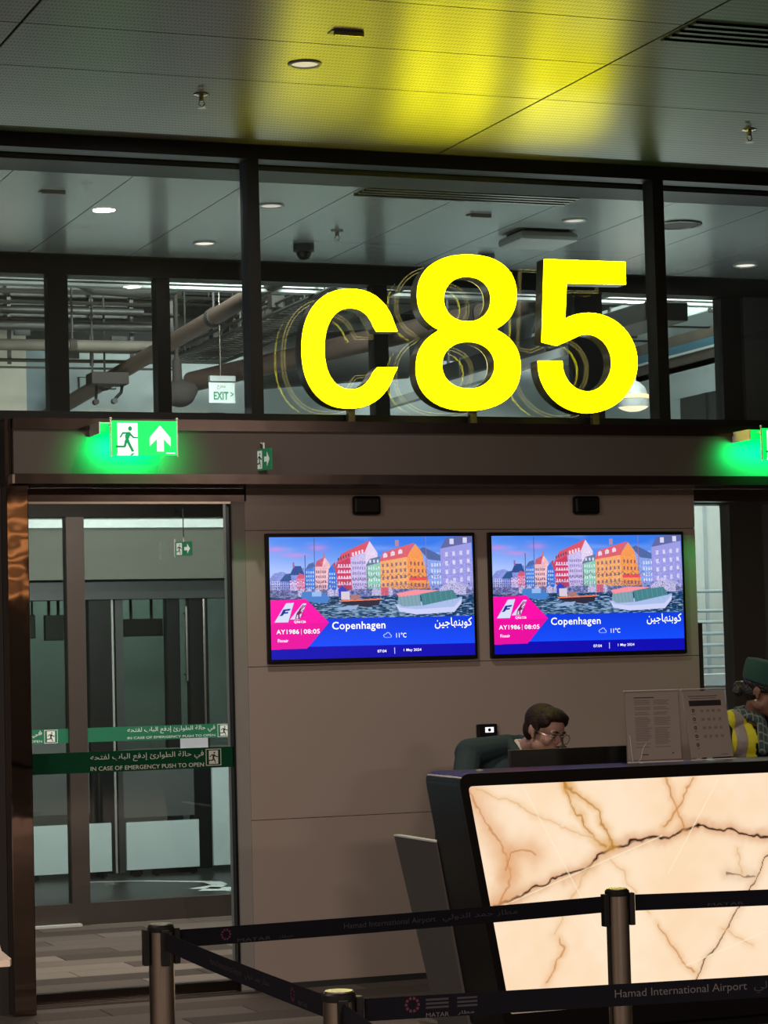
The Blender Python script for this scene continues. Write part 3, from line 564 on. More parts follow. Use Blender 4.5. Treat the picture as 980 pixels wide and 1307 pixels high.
# lounge shell behind the camera
struct(MB().box(-9.1, -14, 0, -9, 11.8, CZ).obj('wall_left', 'lounge_wall')); struct(MB().box(15, -14, 0, 15.1, 15.3, CZ).obj('wall_right', 'lounge_wall'))
struct(MB().box(-9, -14.1, 0, 15, -14, CZ).obj('wall_front', 'lounge_wall')); struct(MB().box(-3.1, 11.8, 0, -3, 15.3, CZ).obj('wall_left', 'near_black_wall'))
struct(MB().box(-9, 11.66, 2.5, -3, 11.8, CZ).obj('wall_left', 'near_black_wall')); struct(MB().box(12, 11.66, 2.5, 15, 11.8, CZ).obj('wall_right', 'near_black_wall'))
# ================================================================== THINGS
# ---- gate sign: three letters standing on the beam
def holed_prism(outer, holes, y0, y1, cap_front=True):
    cu = bpy.data.curves.new('outline', 'CURVE'); cu.dimensions = '2D'; cu.fill_mode = 'BOTH'; cu.extrude = (y1-y0)/2
    for l in [outer]+holes:
        sp = cu.splines.new('POLY'); sp.points.add(len(l)-1); sp.use_cyclic_u = True
        for p, (x, z) in zip(sp.points, l): p.co = (x, z, 0, 1)
    o = bpy.data.objects.new('outline', cu); COL.objects.link(o)
    dg = bpy.context.evaluated_depsgraph_get(); dg.update()
    me = bpy.data.meshes.new_from_object(o.evaluated_get(dg)); bpy.data.objects.remove(o)
    b = MB(); b.bm.from_mesh(me); bpy.data.meshes.remove(me)
    b.xf(Matrix(((1, 0, 0, 0), (0, 0, 1, (y0+y1)/2), (0, 1, 0, 0), (0, 0, 0, 1))))
    return b
def offs(l, d):
    n = len(l); out = []
    A = sum(l[i][0]*l[(i+1) % n][1]-l[(i+1) % n][0]*l[i][1] for i in range(n)); sg = 1 if A > 0 else -1
    for i in range(n):
        a, b_, c = Vector(l[i-1]), Vector(l[i]), Vector(l[(i+1) % n]); e1 = (b_-a).normalized(); e2 = (c-b_).normalized()
        n1 = Vector((e1.y, -e1.x))*sg; n2 = Vector((e2.y, -e2.x))*sg; nn = (n1+n2)
        nn = nn.normalized() if nn.length > .2 else n1
        out.append((b_.x+nn.x*d, b_.y+nn.y*d))
    return out
def big_letter(name, label, outer, holes, feet):
    cx = sum(p[0] for p in outer)/len(outer); t = thing(name, label, 'letter', (cx, 11.58, 2.811), 'glowing gate sign letters')
    holed_prism(outer, holes, 11.53, 11.545).obj('lit_face', 'yellow_face', t)
    holed_prism(offs(outer, .003), [offs(h, -.003) for h in holes], 11.5455, 11.630).obj('letter_shell', 'letter_side', t)
    # the seam at the back where light leaks: two thin lines
    for d in (.001, .016):
        for l in [offs(outer, -d)]+[offs(h, d) for h in holes]:
            seam = MB()
            l2 = offs(l, -.0035); n = len(l)
            for i in range(n):
                j = (i+1) % n; seam.sheet([(l[i][0], 11.6325, l[i][1]), (l[j][0], 11.6325, l[j][1]), (l2[j][0], 11.6325, l2[j][1]), (l2[i][0], 11.6325, l2[i][1])])
            seam.obj('light_seam', 'yellow_seam', t)
    for x, z in feet: MB().box(x-.018, 11.575, 2.811, x+.018, 11.61, z).obj('foot', 'letter_side', t)
    return t
big_letter('letter', 'glowing yellow lower-case c standing on the beam above the screens', C_OUT, [], [(4.33, 2.90)])
big_letter('letter', 'glowing yellow figure 8 standing on the beam, tallest of the gate sign', E_OUT, [E_IN1, E_IN2], [(5.0, 2.91)])
big_letter('letter', 'glowing yellow figure 5 standing on the beam, right end of the gate sign', F_OUT, [], [(5.70, 2.90)])

# ---- exit signs on the fascia
def exit_sign(x, label):
    t = thing('exit_sign', label, 'exit sign', (x+.165, 11.42, 2.545), 'green exit signs on the beam')
    MB().box(x-.038, 11.24, 2.727, x+.33, 11.4195, 2.776, .004).obj('housing', 'green_panel', t)
    MB().box(x-.041, 11.235, 2.722, x-.036, 11.4195, 2.778).obj('housing_edge', 'acrylic_edge', t)
    p = MB().box(x+.012, 11.195, 2.617, x+.327, 11.203, 2.780).obj('lit_panel', 'green_panel', t)
    for xx in (x+.006, x+.330):
        r = MB().cyl((xx, 11.199, 2.61), (xx, 11.199, 2.787), .0042, 8).obj('rod', 'acrylic_edge', t); MB().ball((xx, 11.199, 2.79), .007).obj('rod_tip', 'acrylic_edge', r, True)
        MB().cyl((xx, 11.203, 2.76), (xx, 11.24, 2.76), .004, 6).obj('arm', 'acrylic_edge', t)
    k = .000475; y = 11.194
    def Q(l): return [(x+(a-165)*k, 2.780-(b-150)*k) for a, b in l]
    flat_polys('doorway', [Q([(243, 172), (450, 172), (450, 498), (228, 498), (243, 470)])], 'sign_white', y, p)
    fig = [Q([(372+21*math.cos(a*PI/8), 229+24*math.sin(a*PI/8)) for a in range(16)]),
           Q([(292, 265), (372, 262), (388, 285), (410, 310), (450, 312), (450, 325), (402, 325), (372, 300), (358, 335), (365, 360), (412, 455), (386, 462), (338, 370), (325, 348), (318, 300), (328, 282), (300, 284), (278, 322), (262, 316)]),
           Q([(318, 340), (345, 352), (326, 412), (318, 418), (225, 420), (218, 408), (226, 398), (304, 398)]),
           Q([(366, 498), (385, 476), (418, 470), (392, 498)])]
    flat_polys('running_figure', fig, 'sign_figure', y-.001, p)
    flat_polys('foot_notch', [Q([(243, 418), (243, 470), (232, 480), (236, 498), (228, 498), (205, 498), (205, 420)])], 'green_panel', y-.0006, p)
    flat_polys('arrow', [Q([(680, 195), (788, 318), (788, 402), (717, 330), (717, 455), (647, 455), (647, 330), (572, 402), (572, 318)])], 'sign_white', y, p)
    flat_polys('maker_line', [Q([(742, 466), (832, 466), (832, 476), (742, 476)])], 'sign_white', y, p)
    area('sign_glow', (x+.165, 11.21, 2.69), .30, 5.5, (.0, 1.0, .16), (math.radians(75), 0, 0), .06, t, 115)
    return t
exit_sign(2.970, 'lit green exit sign with running figure and up arrow, above the left door')
exit_sign(6.462, 'lit green exit sign cut by the right picture edge')
# sign reflections built as small plates: at the beam's middle and in the corridor
def exit_reflection(loc, w, h, ang, label):
    t = thing('exit_sign_reflection', label, 'exit sign', loc)
    M = Matrix.Translation(loc) @ Matrix.Rotation(ang, 4, 'Z')
    b = MB().box(-w/2, -.004, 0, w/2, .004, h).xf(M).obj('plate', 'dim_green_panel', t)
    MB().box(-w/2-.006, -.006, -.004, -w/2, .006, h+.02).xf(M).obj('edge_bar', 'acrylic_edge', t)
    MB().cyl((0, 0, h), (0, 0, h+.03), .004, 6).xf(M).obj('hanger', 'acrylic_edge', t)
    def pol(name, polys, m, y):
        s = MB()
        for p in polys: s.sheet([(x, y, z) for x, z in p])
        return s.xf(M).obj(name, m, b)
    pol('doorway', [[(-w*.42, h*.08), (-w*.08, h*.08), (-w*.08, h*.92), (-w*.42, h*.92)]], 'dim_white', -.005)
    pol('figure', exit_icon(-w*.42, h*.1, -w*.08, h*.9), 'sticker_dark', -.006)
    pol('arrow', [[(w*.42, h*.5), (w*.24, h*.85), (w*.24, h*.62), (w*.06, h*.62), (w*.06, h*.38), (w*.24, h*.38), (w*.24, h*.15)]], 'dim_white', -.005)
    return t
exit_reflection((3.79, 11.37, 2.563), .135, .105, math.radians(-76), 'reflection of an exit sign, built as a small dim plate at the fascia middle')
MB().cyl((3.79, 11.37, 2.69), (3.79, 11.415, 2.70), .004, 6).obj('arm', 'acrylic_edge', bpy.data.objects['exit_sign_reflection'])
t = exit_reflection((4.478, 15.1, 2.32), .125, .09, math.radians(-50), 'reflection of an exit sign, built as a small green plate behind the left door glass')
MB().tube([(4.478, 15.1, 2.43), (4.478, 15.1, 2.62), (4.478, 15.279, 2.62)], .004, 6).obj('drop_rod', 'dark_grey', t)

# ---- two flight screens with the same picture
PW, PH = 480, 270
def screen_pixels():
    SS = 2; w, h = PW*SS, PH*SS; rng = np.random.RandomState(3)
    Yg, Xg = np.mgrid[0:h, 0:w]; X = (Xg+.5)/SS; Y = (Yg+.5)/SS
    img = np.zeros((h, w, 3))
    def mixc(a, b, t): return np.array(a)[None, None]*(1-t[..., None])+np.array(b)[None, None]*t[..., None]
    img[:] = mixc((28, 110, 235), (165, 195, 255), np.clip(Y/95+(.25-X/900), 0, 1)**1.2)
    def blur_noise(sx, sy):
        n = rng.rand(int(h/sy)+2, int(w/sx)+2); yi, xi = Yg/sy, Xg/sx; y0, x0 = yi.astype(int), xi.astype(int); fy, fx = yi-y0, xi-x0
        return (n[y0, x0]*(1-fx)+n[y0, x0+1]*fx)*(1-fy)+(n[y0+1, x0]*(1-fx)+n[y0+1, x0+1]*fx)*fy
    cl = np.clip(blur_noise(90, 26)*1.7-.9, 0, 1); img[:] = img*(1-.45*cl[..., None])+np.array((200, 200, 250))*.45*cl[..., None]
    for cx, cy, rx, ry in ((12, 27, 26, 6), (112, 24, 22, 7), (60, 40, 30, 5)):
        g = np.exp(-((X-cx)/rx)**2-((Y-cy)/ry)**2)[..., None]*.6; img[:] = img*(1-g)+np.array((240, 130, 215))*g
    def poly(pts, col, al=1.0):
        ins = np.zeros((h, w), bool); n = len(pts)
        x0 = min(p[0] for p in pts); x1 = max(p[0] for p in pts); y0 = min(p[1] for p in pts); y1 = max(p[1] for p in pts)
        sl = (slice(max(0, int(y0*SS)-1), min(h, int(y1*SS)+2)), slice(max(0, int(x0*SS)-1), min(w, int(x1*SS)+2)))
        xx, yy = X[sl], Y[sl]; q = np.zeros(xx.shape, bool)
        for i in range(n):
            (ax, ay), (bx, by) = pts[i], pts[(i+1) % n]
            if ay == by: continue
            q ^= ((ay > yy) != (by > yy)) & (xx < (bx-ax)*(yy-ay)/(by-ay)+ax)
        img[sl][q] = img[sl][q]*(1-al)+np.array(col)*al
    def rect(x0, y0, x1, y1, c, al=1.0): poly([(x0, y0), (x1, y0), (x1, y1), (x0, y1)], c, al)
    def line(pts, wd, c, al=1.0):
        for (ax, ay), (bx, by) in zip(pts, pts[1:]):
            L = math.hypot(bx-ax, by-ay) or 1; nx, ny = -(by-ay)/L*wd/2, (bx-ax)/L*wd/2
            poly([(ax+nx, ay+ny), (bx+nx, by+ny), (bx-nx, by-ny), (ax-nx, ay-ny)], c, al)
    def wins(x0, y0, x1, y1, nx, ny, c, ww=.5, hh=.55, al=.95, sl=0.0):
        for i in range(nx):
            for j in range(ny):
                a = x0+(x1-x0)*(i+.5-ww/2)/nx; b_ = y0+(y1-y0)*(j+.5-hh/2)/ny+sl*(i+.5)/nx; rect(a, b_, a+(x1-x0)/nx*ww, b_+(y1-y0)/ny*hh, c, al)
    sky0 = img.copy()
    # far cluster
    poly([(0, 92), (10, 80), (30, 76), (45, 84), (62, 70), (80, 68), (80, 124), (0, 124)], (120, 140, 215))
    poly([(22, 98), (36, 82), (48, 80), (50, 98)], (25, 70, 130)); poly([(46, 84), (56, 64), (72, 64), (80, 84)], (20, 60, 130)); rect(53, 56, 57, 68, (150, 90, 150))
    rect(2, 98, 24, 122, (190, 195, 245)); rect(24, 100, 46, 122, (150, 160, 230)); rect(46, 96, 64, 122, (215, 190, 235)); rect(62, 92, 80, 122, (235, 110, 150)); poly([(60, 92), (68, 80), (80, 84), (80, 92)], (215, 80, 110))
    wins(2, 98, 46, 120, 9, 4, (60, 80, 160)); wins(62, 96, 80, 120, 4, 3, (250, 220, 240))
    # blue house, peach house, blue gable
    poly([(82, 72), (102, 62), (104, 122), (82, 122)], (45, 120, 225)); poly([(82, 72), (90, 60), (102, 56), (104, 66)], (60, 90, 150)); wins(83, 74, 103, 118, 4, 5, (215, 225, 255))
    poly([(105, 66), (122, 48), (127, 44), (140, 62), (134, 118), (105, 122)], (250, 190, 190)); poly([(105, 66), (108, 54), (127, 44), (121, 66)], (200, 80, 100)); wins(106, 72, 130, 116, 5, 4, (90, 70, 100)); rect(124, 36, 128, 48, (190, 110, 120))
    poly([(133, 118), (136, 72), (146, 60), (155, 84), (153, 118)], (30, 105, 220)); poly([(146, 60), (151, 56), (158, 80), (155, 86)], (190, 60, 60)); wins(136, 78, 152, 114, 3, 4, (210, 230, 255))
    # red and lilac houses with one long red roof
    poly([(154, 60), (187, 44), (190, 118), (156, 118)], (205, 40, 75)); poly([(188, 44), (214, 28), (234, 10), (252, 36), (226, 118), (190, 118)], (205, 190, 235)); poly([(222, 34), (234, 10), (252, 38), (250, 60), (226, 118)], (232, 215, 240))
    poly([(154, 60), (166, 38), (188, 28), (234, 8), (222, 34), (187, 46)], (220, 70, 85))
    for y in (58, 70, 83, 97): rect(156, y+8, 189, y+11, (235, 200, 225), .8)
    wins(157, 58, 189, 110, 5, 4, (245, 225, 245), .5, .5); wins(191, 52, 224, 112, 6, 5, (140, 130, 190), .55, .5); wins(190, 34, 220, 46, 4, 1, (250, 235, 245), .55, .7, sl=-8)
    for i in range(5): rect(158+i*6, 47-i*2.4, 161+i*6, 53-i*2.4, (60, 50, 80))
    # green house
    poly([(226, 66), (258, 56), (258, 118), (226, 120)], (130, 205, 170)); poly([(224, 66), (232, 50), (258, 44), (258, 58)], (90, 110, 140)); wins(228, 64, 257, 116, 5, 4, (225, 240, 250), .5, .55); wins(230, 50, 257, 60, 3, 1, (220, 230, 250), .5, .7)
    # orange house
    poly([(257, 54), (322, 42), (324, 122), (258, 118)], (255, 170, 90)); poly([(322, 44), (342, 16), (374, 58), (376, 122), (324, 122)], (255, 150, 60)); poly([(257, 56), (264, 36), (340, 14), (322, 46)], (225, 85, 90))
    wins(259, 58, 322, 116, 6, 4, (120, 90, 110), .42, .5, sl=-5); wins(326, 52, 372, 116, 5, 4, (120, 70, 80), .4, .5, sl=3); rect(326, 92, 372, 99, (240, 60, 60))
    for i in range(3): poly([(265+i*18, 48-i*4), (265+i*18, 40-i*4), (270+i*18, 36-i*4), (275+i*18, 39-i*4), (275+i*18, 46-i*4)], (240, 220, 235))
    rect(294, 8, 303, 22, (170, 130, 160))
    # slate-blue and large lilac houses
    poly([(358, 40), (400, 36), (404, 118), (376, 118)], (130, 160, 235)); poly([(352, 28), (362, 24), (404, 44), (404, 56), (372, 52)], (60, 90, 150)); wins(378, 58, 404, 112, 4, 4, (220, 230, 255))
    poly([(402, 26), (478, 12), (480, 118), (402, 118)], (150, 150, 225)); poly([(402, 28), (416, 4), (480, -4), (480, 14)], (80, 90, 150)); wins(408, 32, 478, 112, 4, 4, (215, 215, 250), .36, .5, sl=-6); wins(414, 6, 478, 20, 2, 1, (225, 225, 250), .3, .9, sl=-5)
    for x, y0, y1, c in ((82, 40, 124, (30, 50, 90)), (104, 2, 124, (60, 70, 110)), (226, 60, 130, (40, 60, 70)), (368, 0, 128, (150, 100, 130))): line([(x, y0), (x, y1)], 1.5, c)
    for a, b_, y, d in ((40, 90, 96, 8), (104, 190, 96, 12), (190, 230, 92, 10), (226, 300, 84, 16), (300, 404, 84, 14)):
        n = 4
        for k_ in range(n):
            xs_ = a+(b_-a)*(k_+np.arange(7)/6)/n; line([(float(q), float(y+d*.6*math.sin(PI*(r/6)))) for r, q in enumerate(xs_)], 1.1, (60, 40, 60), .75)
    # quay
    rect(0, 118, 480, 134, (120, 130, 190)); nz = blur_noise(7, 5); m_ = (Y > 117) & (Y < 135); img[m_] = img[m_]*(.45+.85*nz[m_])[:, None]
    for x in (64, 82, 100, 132, 150, 236, 252, 270): poly([(x, 132), (x, 120), (x+8, 113), (x+16, 120), (x+16, 132)], (205, 200, 235))
    poly([(158, 132), (158, 116), (167, 109), (177, 116), (177, 132)], (25, 50, 190)); rect(258, 114, 276, 132, (240, 90, 100))
    poly([(398, 136), (398, 118), (425, 100), (462, 108), (462, 136)], (205, 200, 240)); poly([(425, 100), (462, 108), (476, 116), (476, 124), (462, 116)], (180, 180, 230))
    hb = blur_noise(3, 3); hb2 = blur_noise(1.6, 2.2); mm = (Y < 134) & (np.abs(img-sky0).sum(-1) > 4); g_ = np.clip((Y-20)/40, 0, 1)*(.55*(hb-.5)+.45*(hb2-.5)); img[mm] = img[mm]*(1+.55*g_[mm])[:, None]
    cr = (Y > 106) & (Y < 133) & (hb2 > .62) & (hb > .45); img[cr] = (40, 45, 100)
    up_ = Y < 134; img[up_] = img[up_]*.86+np.array((205, 195, 255))*.14
    # water
    m_ = Y > 133; wn = blur_noise(10, 3); img[m_] = (np.array((18, 66, 110))[None]*(.55+.7*wn[m_])[:, None]); w2 = blur_noise(16, 2); m2 = m_ & (w2 > .66); img[m2] = (150, 175, 215)
    m3 = m_ & (Y > 150) & (X > 120) & (X < 330) & (w2 > .52); img[m3] = (135, 165, 195)
    # boats
    poly([(70, 134), (74, 122), (98, 120), (130, 128), (138, 136), (130, 148), (100, 146)], (70, 130, 205)); rect(96, 122, 118, 132, (150, 190, 240))
    poly([(160, 142), (258, 138), (252, 152), (226, 158), (168, 150)], (45, 40, 60)); line([(160, 143), (256, 140), (258, 137)], 3, (250, 130, 95)); rect(164, 122, 184, 140, (220, 205, 220)); rect(186, 130, 208, 140, (170, 120, 120))
    poly([(152, 158), (205, 152), (198, 162), (162, 163)], (150, 175, 220))
    poly([(290, 150), (300, 158), (340, 164), (430, 160), (452, 138), (450, 152), (432, 172), (340, 176), (300, 168)], (205, 210, 250)); poly([(292, 152), (452, 140), (432, 160), (340, 164), (302, 160)], (170, 190, 235))
    poly([(296, 150), (300, 130), (350, 126), (352, 156), (310, 158)], (130, 165, 180)); poly([(352, 128), (430, 122), (442, 140), (356, 156)], (70, 130, 140)); poly([(294, 128), (340, 120), (400, 122), (340, 132), (300, 136)], (250, 150, 160))
    for i in range(6): line([(302+i*9, 132), (306+i*9, 157)], 1, (90, 120, 140), .6); line([(360+i*13, 126), (364+i*13, 152)], 1, (110, 170, 175), .7)
    # banner
    rect(0, 181, 480, 243, (0, 62, 238)); t_ = np.clip((Y-181)/62, 0, 1)[..., None]; mm = (Y > 181) & (Y < 243); img[mm] = (np.array((0, 60, 225))*(1-t_)+np.array((8, 76, 255))*t_)[mm]
    rect(0, 243, 480, 270, (0, 0, 178))
    hx = [(0, 139), (82, 137), (134, 190), (82, 247), (0, 248)]
    poly(hx, (255, 0, 170)); poly([(64, 192), (134, 190), (82, 247), (0, 248), (0, 192)], (236, 0, 160))
    # tail fins: white fin with blue F, white fin with burgundy antelope head
    poly([(8, 188), (36, 146), (54, 145), (40, 188)], (215, 225, 250))
    poly([(29, 160), (46, 158), (44.5, 162), (34, 163), (33, 165.5), (41, 165), (39.5, 168.5), (31, 169), (27, 173.5), (20, 174), (24, 169.5)], (20, 40, 150))
    poly([(44, 182), (74, 147), (83, 147), (66, 182)], (225, 215, 245)); poly([(56, 181), (60, 168), (67, 160), (72, 158), (69, 164), (72, 167), (66, 172), (67, 181)], (120, 20, 90)); line([(66, 161), (76, 150)], 1.8, (120, 20, 90)); line([(69, 161), (80, 151)], 1.8, (120, 20, 90)); poly([(58, 180), (61, 172), (63, 172), (63, 180)], (225, 215, 245))
    for i in range(4): line([(70, 165+i*4), (77, 161+i*4)], 1.2, (140, 30, 100))
    rect(69, 203, 70.2, 216, (235, 220, 255)); rect(286, 249, 287.6, 263, (235, 240, 255))
    cl = [(267+7*math.cos(a*PI/10), 222+5.5*math.sin(a*PI/10)) for a in range(20)]
    cloud = [(264, 226), (261, 222), (264, 218.5), (267, 218.5), (270, 215), (275, 216), (277, 220), (280, 222), (279, 226), (264, 226)]
    line(cloud, 1.3, (230, 240, 255))
    c = img.reshape(PH, SS, PW, SS, 3).mean((1, 3))/255
    c = np.where(c <= .04045, c/12.92, ((np.maximum(c, 0)+.055)/1.055)**2.4)
    return np.clip(c, 0, 1)
def make_screen(x0, label):
    W_, Hh = 1.139, .652; z0 = 1.617; y = 11.672
    t = thing('flight_screen', label, 'screen', (x0+W_/2, 11.70, z0), 'flight information screens')
    MB().box(x0, y, z0, x0+W_, 11.6998, z0+Hh, .004).obj('bezel', 'screen_bezel', t)
    bx, bz = .016, .019; w, h = W_-2*bx, Hh-2*bz; ox, oz = x0+bx, z0+bz
    me = grid_mesh('picture', PW, PH, lambda u, v: np.stack([ox+u*w-OFFS[t.name].x, np.full_like(u, y-.0015-OFFS[t.name].y), oz+(1-v)*h-OFFS[t.name].z], -1), screen_pixels(), 'picture')
    p = link_mesh('picture', me, 'screen_picture', t)
    k, kz = w/PW, h/PH
    for nm, s, r, bd in (('city_name', 'Copenhagen', (141, 211, 266, 189), .012), ('arabic_city_name', arabic('كوبنهاجين'), (384, 209, 474, 184), .012), ('temperature', '11°C', (291, 227, 315, 216), .01),
                     ('flight_number', 'AY1986', (12, 214, 64, 204), .01), ('departure_time', '08:05', (75, 214, 112, 204), .01), ('airline_name', 'Finnair', (15, 232, 39, 225), .012), ('code_share', 'QR6126', (53, 191, 80, 184.5), .01),
                     ('clock', '07:04', (246, 259.5, 267, 253), .012), ('date', '1 May 2024', (308, 259.5, 350, 252), .012)):
        lettering(nm, s, 'screen_white', (r[0]*k, (PH-r[1])*kz, r[2]*k, (PH-r[3])*kz), (ox, y-.003, oz), (1, 0, 0), (0, 0, 1), t, bd)
    return t
s1 = make_screen(3.890, 'left wall screen showing a harbour and flight to Copenhagen')
s2 = copy_tree(s1); s2.location.x += 1.2165; s2['label'] = 'right wall screen showing a harbour and flight to Copenhagen'

# ---- things on the wall
def sensor(x, label):
    t = thing('wall_sensor', label, 'sensor', (x, 11.70, 2.36), 'black sensors above the screens')
    MB().box(x-.074, 11.655, 2.362, x+.074, 11.6998, 2.458, .014).obj('case', 'black', t); MB().box(x-.05, 11.6535, 2.38, x+.05, 11.6545, 2.44).obj('window', 'screen_bezel', t)
sensor(4.436, 'black rounded sensor box on the wall above the left screen'); sensor(5.676, 'black rounded sensor box on the wall above the right screen')
t = thing('card_reader', 'black card reader with a small lit display on the wall beside the man', 'card reader', (5.07, 11.70, 1.17))
MB().box(5.017, 11.665, 1.175, 5.125, 11.6998, 1.278, .006).obj('case', 'black', t)
MB().box(5.055, 11.6635, 1.235, 5.102, 11.6648, 1.262).obj('display', 'screen_white', t); MB().cyl((5.078, 11.6630, 1.248), (5.078, 11.6634, 1.248), .009, 12).obj('display_mark', 'screen_bezel', t)

# ---- check-in desk with backlit onyx front
def rounded_trap(xl_t, xl_b, xr_t, xr_b, z0, z1, r, n=6):
    """corner-rounded outline, anticlockwise from lower left; left/right edges lean"""
    pts = [(xl_b, z0), (xr_b, z0), (xr_t, z1), (xl_t, z1)]; out = []
    for i in range(4):
        p = Vector(pts[i]); a = (Vector(pts[i-1])-p).normalized(); b_ = (Vector(pts[(i+1) % 4])-p).normalized()
        rr = r if i >= 2 else .012
        A, B = p+a*rr, p+b_*rr
        for k_ in range(n+1):
            t_ = k_/n; out.append(tuple(A*(1-t_)**2+p*2*t_*(1-t_)+B*t_*t_))
    return out
desk = thing('check_in_desk', 'black check-in desk with glowing veined onyx front panel', 'desk', (5.5, 9.62, 0))
ZB, ZT = .055, 1.141
def xl(z, off=0): return 3.955+(1.141-z)*.172+off
outer = rounded_trap(xl(ZT), xl(ZB), 7.35, 7.16, ZB, ZT, .055)
inner = rounded_trap(xl(1.089, .036), xl(.142, .036), 7.305, 7.14, .142, 1.089, .022)
b = MB(); b.prism_xz(outer, 9.458, 9.80); b.obj('casing', 'desk_black', desk, True, 30)
b = MB(); n = len(outer)
for y0, y1 in ((9.425, 9.457),):
    O0 = [b.bm.verts.new((x, y0, z)) for x, z in outer]; I0 = [b.bm.verts.new((x, y0, z)) for x, z in inner]; O1 = [b.bm.verts.new((x, y1, z)) for x, z in outer]; I1 = [b.bm.verts.new((x, y1, z)) for x, z in inner]
    for i in range(n):
        j = (i+1) % n
        for q in ((O0[i], O0[j], I0[j], I0[i]), (O1[j], O1[i], I1[i], I1[j]), (O0[j], O0[i], O1[i], O1[j]), (I0[i], I0[j], I1[j], I1[i])): b.bm.faces.new(q)
b.obj('front_frame', 'desk_black', desk, True, 30)
MB().box(4.30, 9.50, 0, 7.0, 9.78, ZB).obj('plinth', 'black', desk)
MB().box(4.09, 9.801, .715, 7.1, 10.40, .745).obj('worktop', 'worktop', desk); MB().box(6.9, 9.801, 0, 6.93, 10.38, .714).obj('support_panel', 'desk_grey', desk)
b = MB(); rx = [(9.801, .835), (10.286, .835), (10.16, .0), (9.801, .0)]
for dx, mmn in ((0, 'desk_grey'),):
    A = [b.bm.verts.new((4.0+(.835-z)*.165, y, z)) for y, z in rx]; B = [b.bm.verts.new((4.03+(.835-z)*.165, y, z)) for y, z in rx]
    b.bm.faces.new(A); b.bm.faces.new(B[::-1])
    for i in range(4): b.bm.faces.new((A[i], A[(i+1) % 4], B[(i+1) % 4], B[i]))
b.obj('return_panel', 'desk_grey', desk); MB().box(3.998, 9.801, .8355, 4.032, 10.288, .842).obj('edge_strip', 'sill_white', desk)
def onyx_panel():
    nu, nv = 640, 240; x0, x1, z0, z1 = 3.96, 7.34, .142, 1.089; rng = np.random.RandomState(11)
    zz, xx = np.meshgrid(z0+(np.arange(nv)+.5)/nv*(z1-z0), x0+(np.arange(nu)+.5)/nu*(x1-x0), indexing='ij')
    def vn(sc, seed):
        r = np.random.RandomState(seed); n = r.rand(60, 200); yi, xi = zz/sc, (xx-3.5)/sc; y0, x0_ = yi.astype(int), xi.astype(int); fy, fx = yi-y0, xi-x0_; fy = fy*fy*(3-2*fy); fx = fx*fx*(3-2*fx)
        return (n[y0 % 60, x0_ % 200]*(1-fx)+n[y0 % 60, (x0_+1) % 200]*fx)*(1-fy)+(n[(y0+1) % 60, x0_ % 200]*(1-fx)+n[(y0+1) % 60, (x0_+1) % 200]*fx)*fy
    cloud = .5*vn(.30, 1)+.3*vn(.12, 2)+.2*vn(.05, 3)
    base = np.array(s2l((255, 229, 198))); deep = np.array(s2l((252, 218, 180))); t_ = np.clip((cloud-.35)*2.2, 0, 1)[..., None]
    c = base*(1-t_)+deep*t_; lt = np.clip((vn(.4, 9)-.6)*3, 0, 1)[..., None]; c = c*(1-lt*.5)+np.array(s2l((255, 236, 205)))*lt*.5
    # warp so that lines waver like stone
    wx = xx+(vn(.05, 5)-.5)*.022+(vn(.018, 6)-.5)*.010; wz = zz+(vn(.05, 7)-.5)*.022+(vn(.018, 8)-.5)*.010
    def dist(l, ax, az):
        d = np.full(xx.shape, 9.0)
        for (a, b_), (c_, e) in zip(l, l[1:]):
            vx, vz = c_-a, e-b_; L2 = vx*vx+vz*vz+1e-12; t1 = np.clip(((ax-a)*vx+(az-b_)*vz)/L2, 0, 1); d = np.minimum(d, np.hypot(ax-a-t1*vx, az-b_-t1*vz))
        return d
    def stroke(l, w, col, al, halo=0, hcol=None, ha=0, straight=False):
        nonlocal c
        d = dist(l, xx if straight else wx, zz if straight else wz)
        if halo: h_ = (np.exp(-(d/halo)**2)*ha)[..., None]; c = c*(1-h_)+np.array(s2l(hcol))*h_
        a = (np.clip(1.25-d/w, 0, 1)*al)[..., None]; c = c*(1-a)+np.array(s2l(col))*a
    tan, brown, dark = (196, 132, 62), (150, 88, 40), (38, 8, 2)
    for k_, l in VEINS.items():
        if k_ == 'dark1': stroke(l, .0062, dark, 1, .03, (206, 136, 80), .6)
        elif k_ == 'dark2': stroke(l, .0038, dark, .9, .02, (220, 165, 110), .4)
        elif k_ == 'dark3': stroke(l, .005, (110, 75, 50), .8, .03, (200, 165, 125), .4)
        elif k_[0] == 's': stroke(l, .003, (255, 240, 205), .7, straight=True)
        elif k_ in ('t1', 't2'): stroke(l, .005, (176, 116, 40), .75, .022, (222, 166, 84), .6)
        elif k_ in ('t5', 't6'): stroke(l, .005, (190, 118, 62), .7, .055, (222, 160, 104), .6)
        elif k_ in ('t3', 't4', 't9', 't8'): stroke(l, .005, (190, 120, 55), .7, .02, (226, 170, 110), .5)
        else: stroke(l, .004, (214, 160, 105), .5, .02, (232, 188, 136), .4)
    # stone going on past the picture's right edge
    for s in range(9):
        r = np.random.RandomState(40+s); p = [(5.6+r.rand()*1.6, .15 if s % 2 else 1.05)]
        for _ in range(7): p.append((p[-1][0]+(r.rand()-.45)*.3, p[-1][1]+(.13 if s % 2 else -.13)))
        stroke(p, .004 if s % 3 else .006, dark if s % 3 == 0 else brown, .8, .025, (220, 165, 105), .4)
    outside = (xx < 3.991+(1.089-zz)*.172)
    me = grid_mesh('onyx_panel', nu, nv, lambda u, v: np.stack([x0+u*(x1-x0)-5.5, np.full_like(u, 9.4565-9.62), z0+v*(z1-z0)], -1), np.clip(c, 0, 1), 'stone')
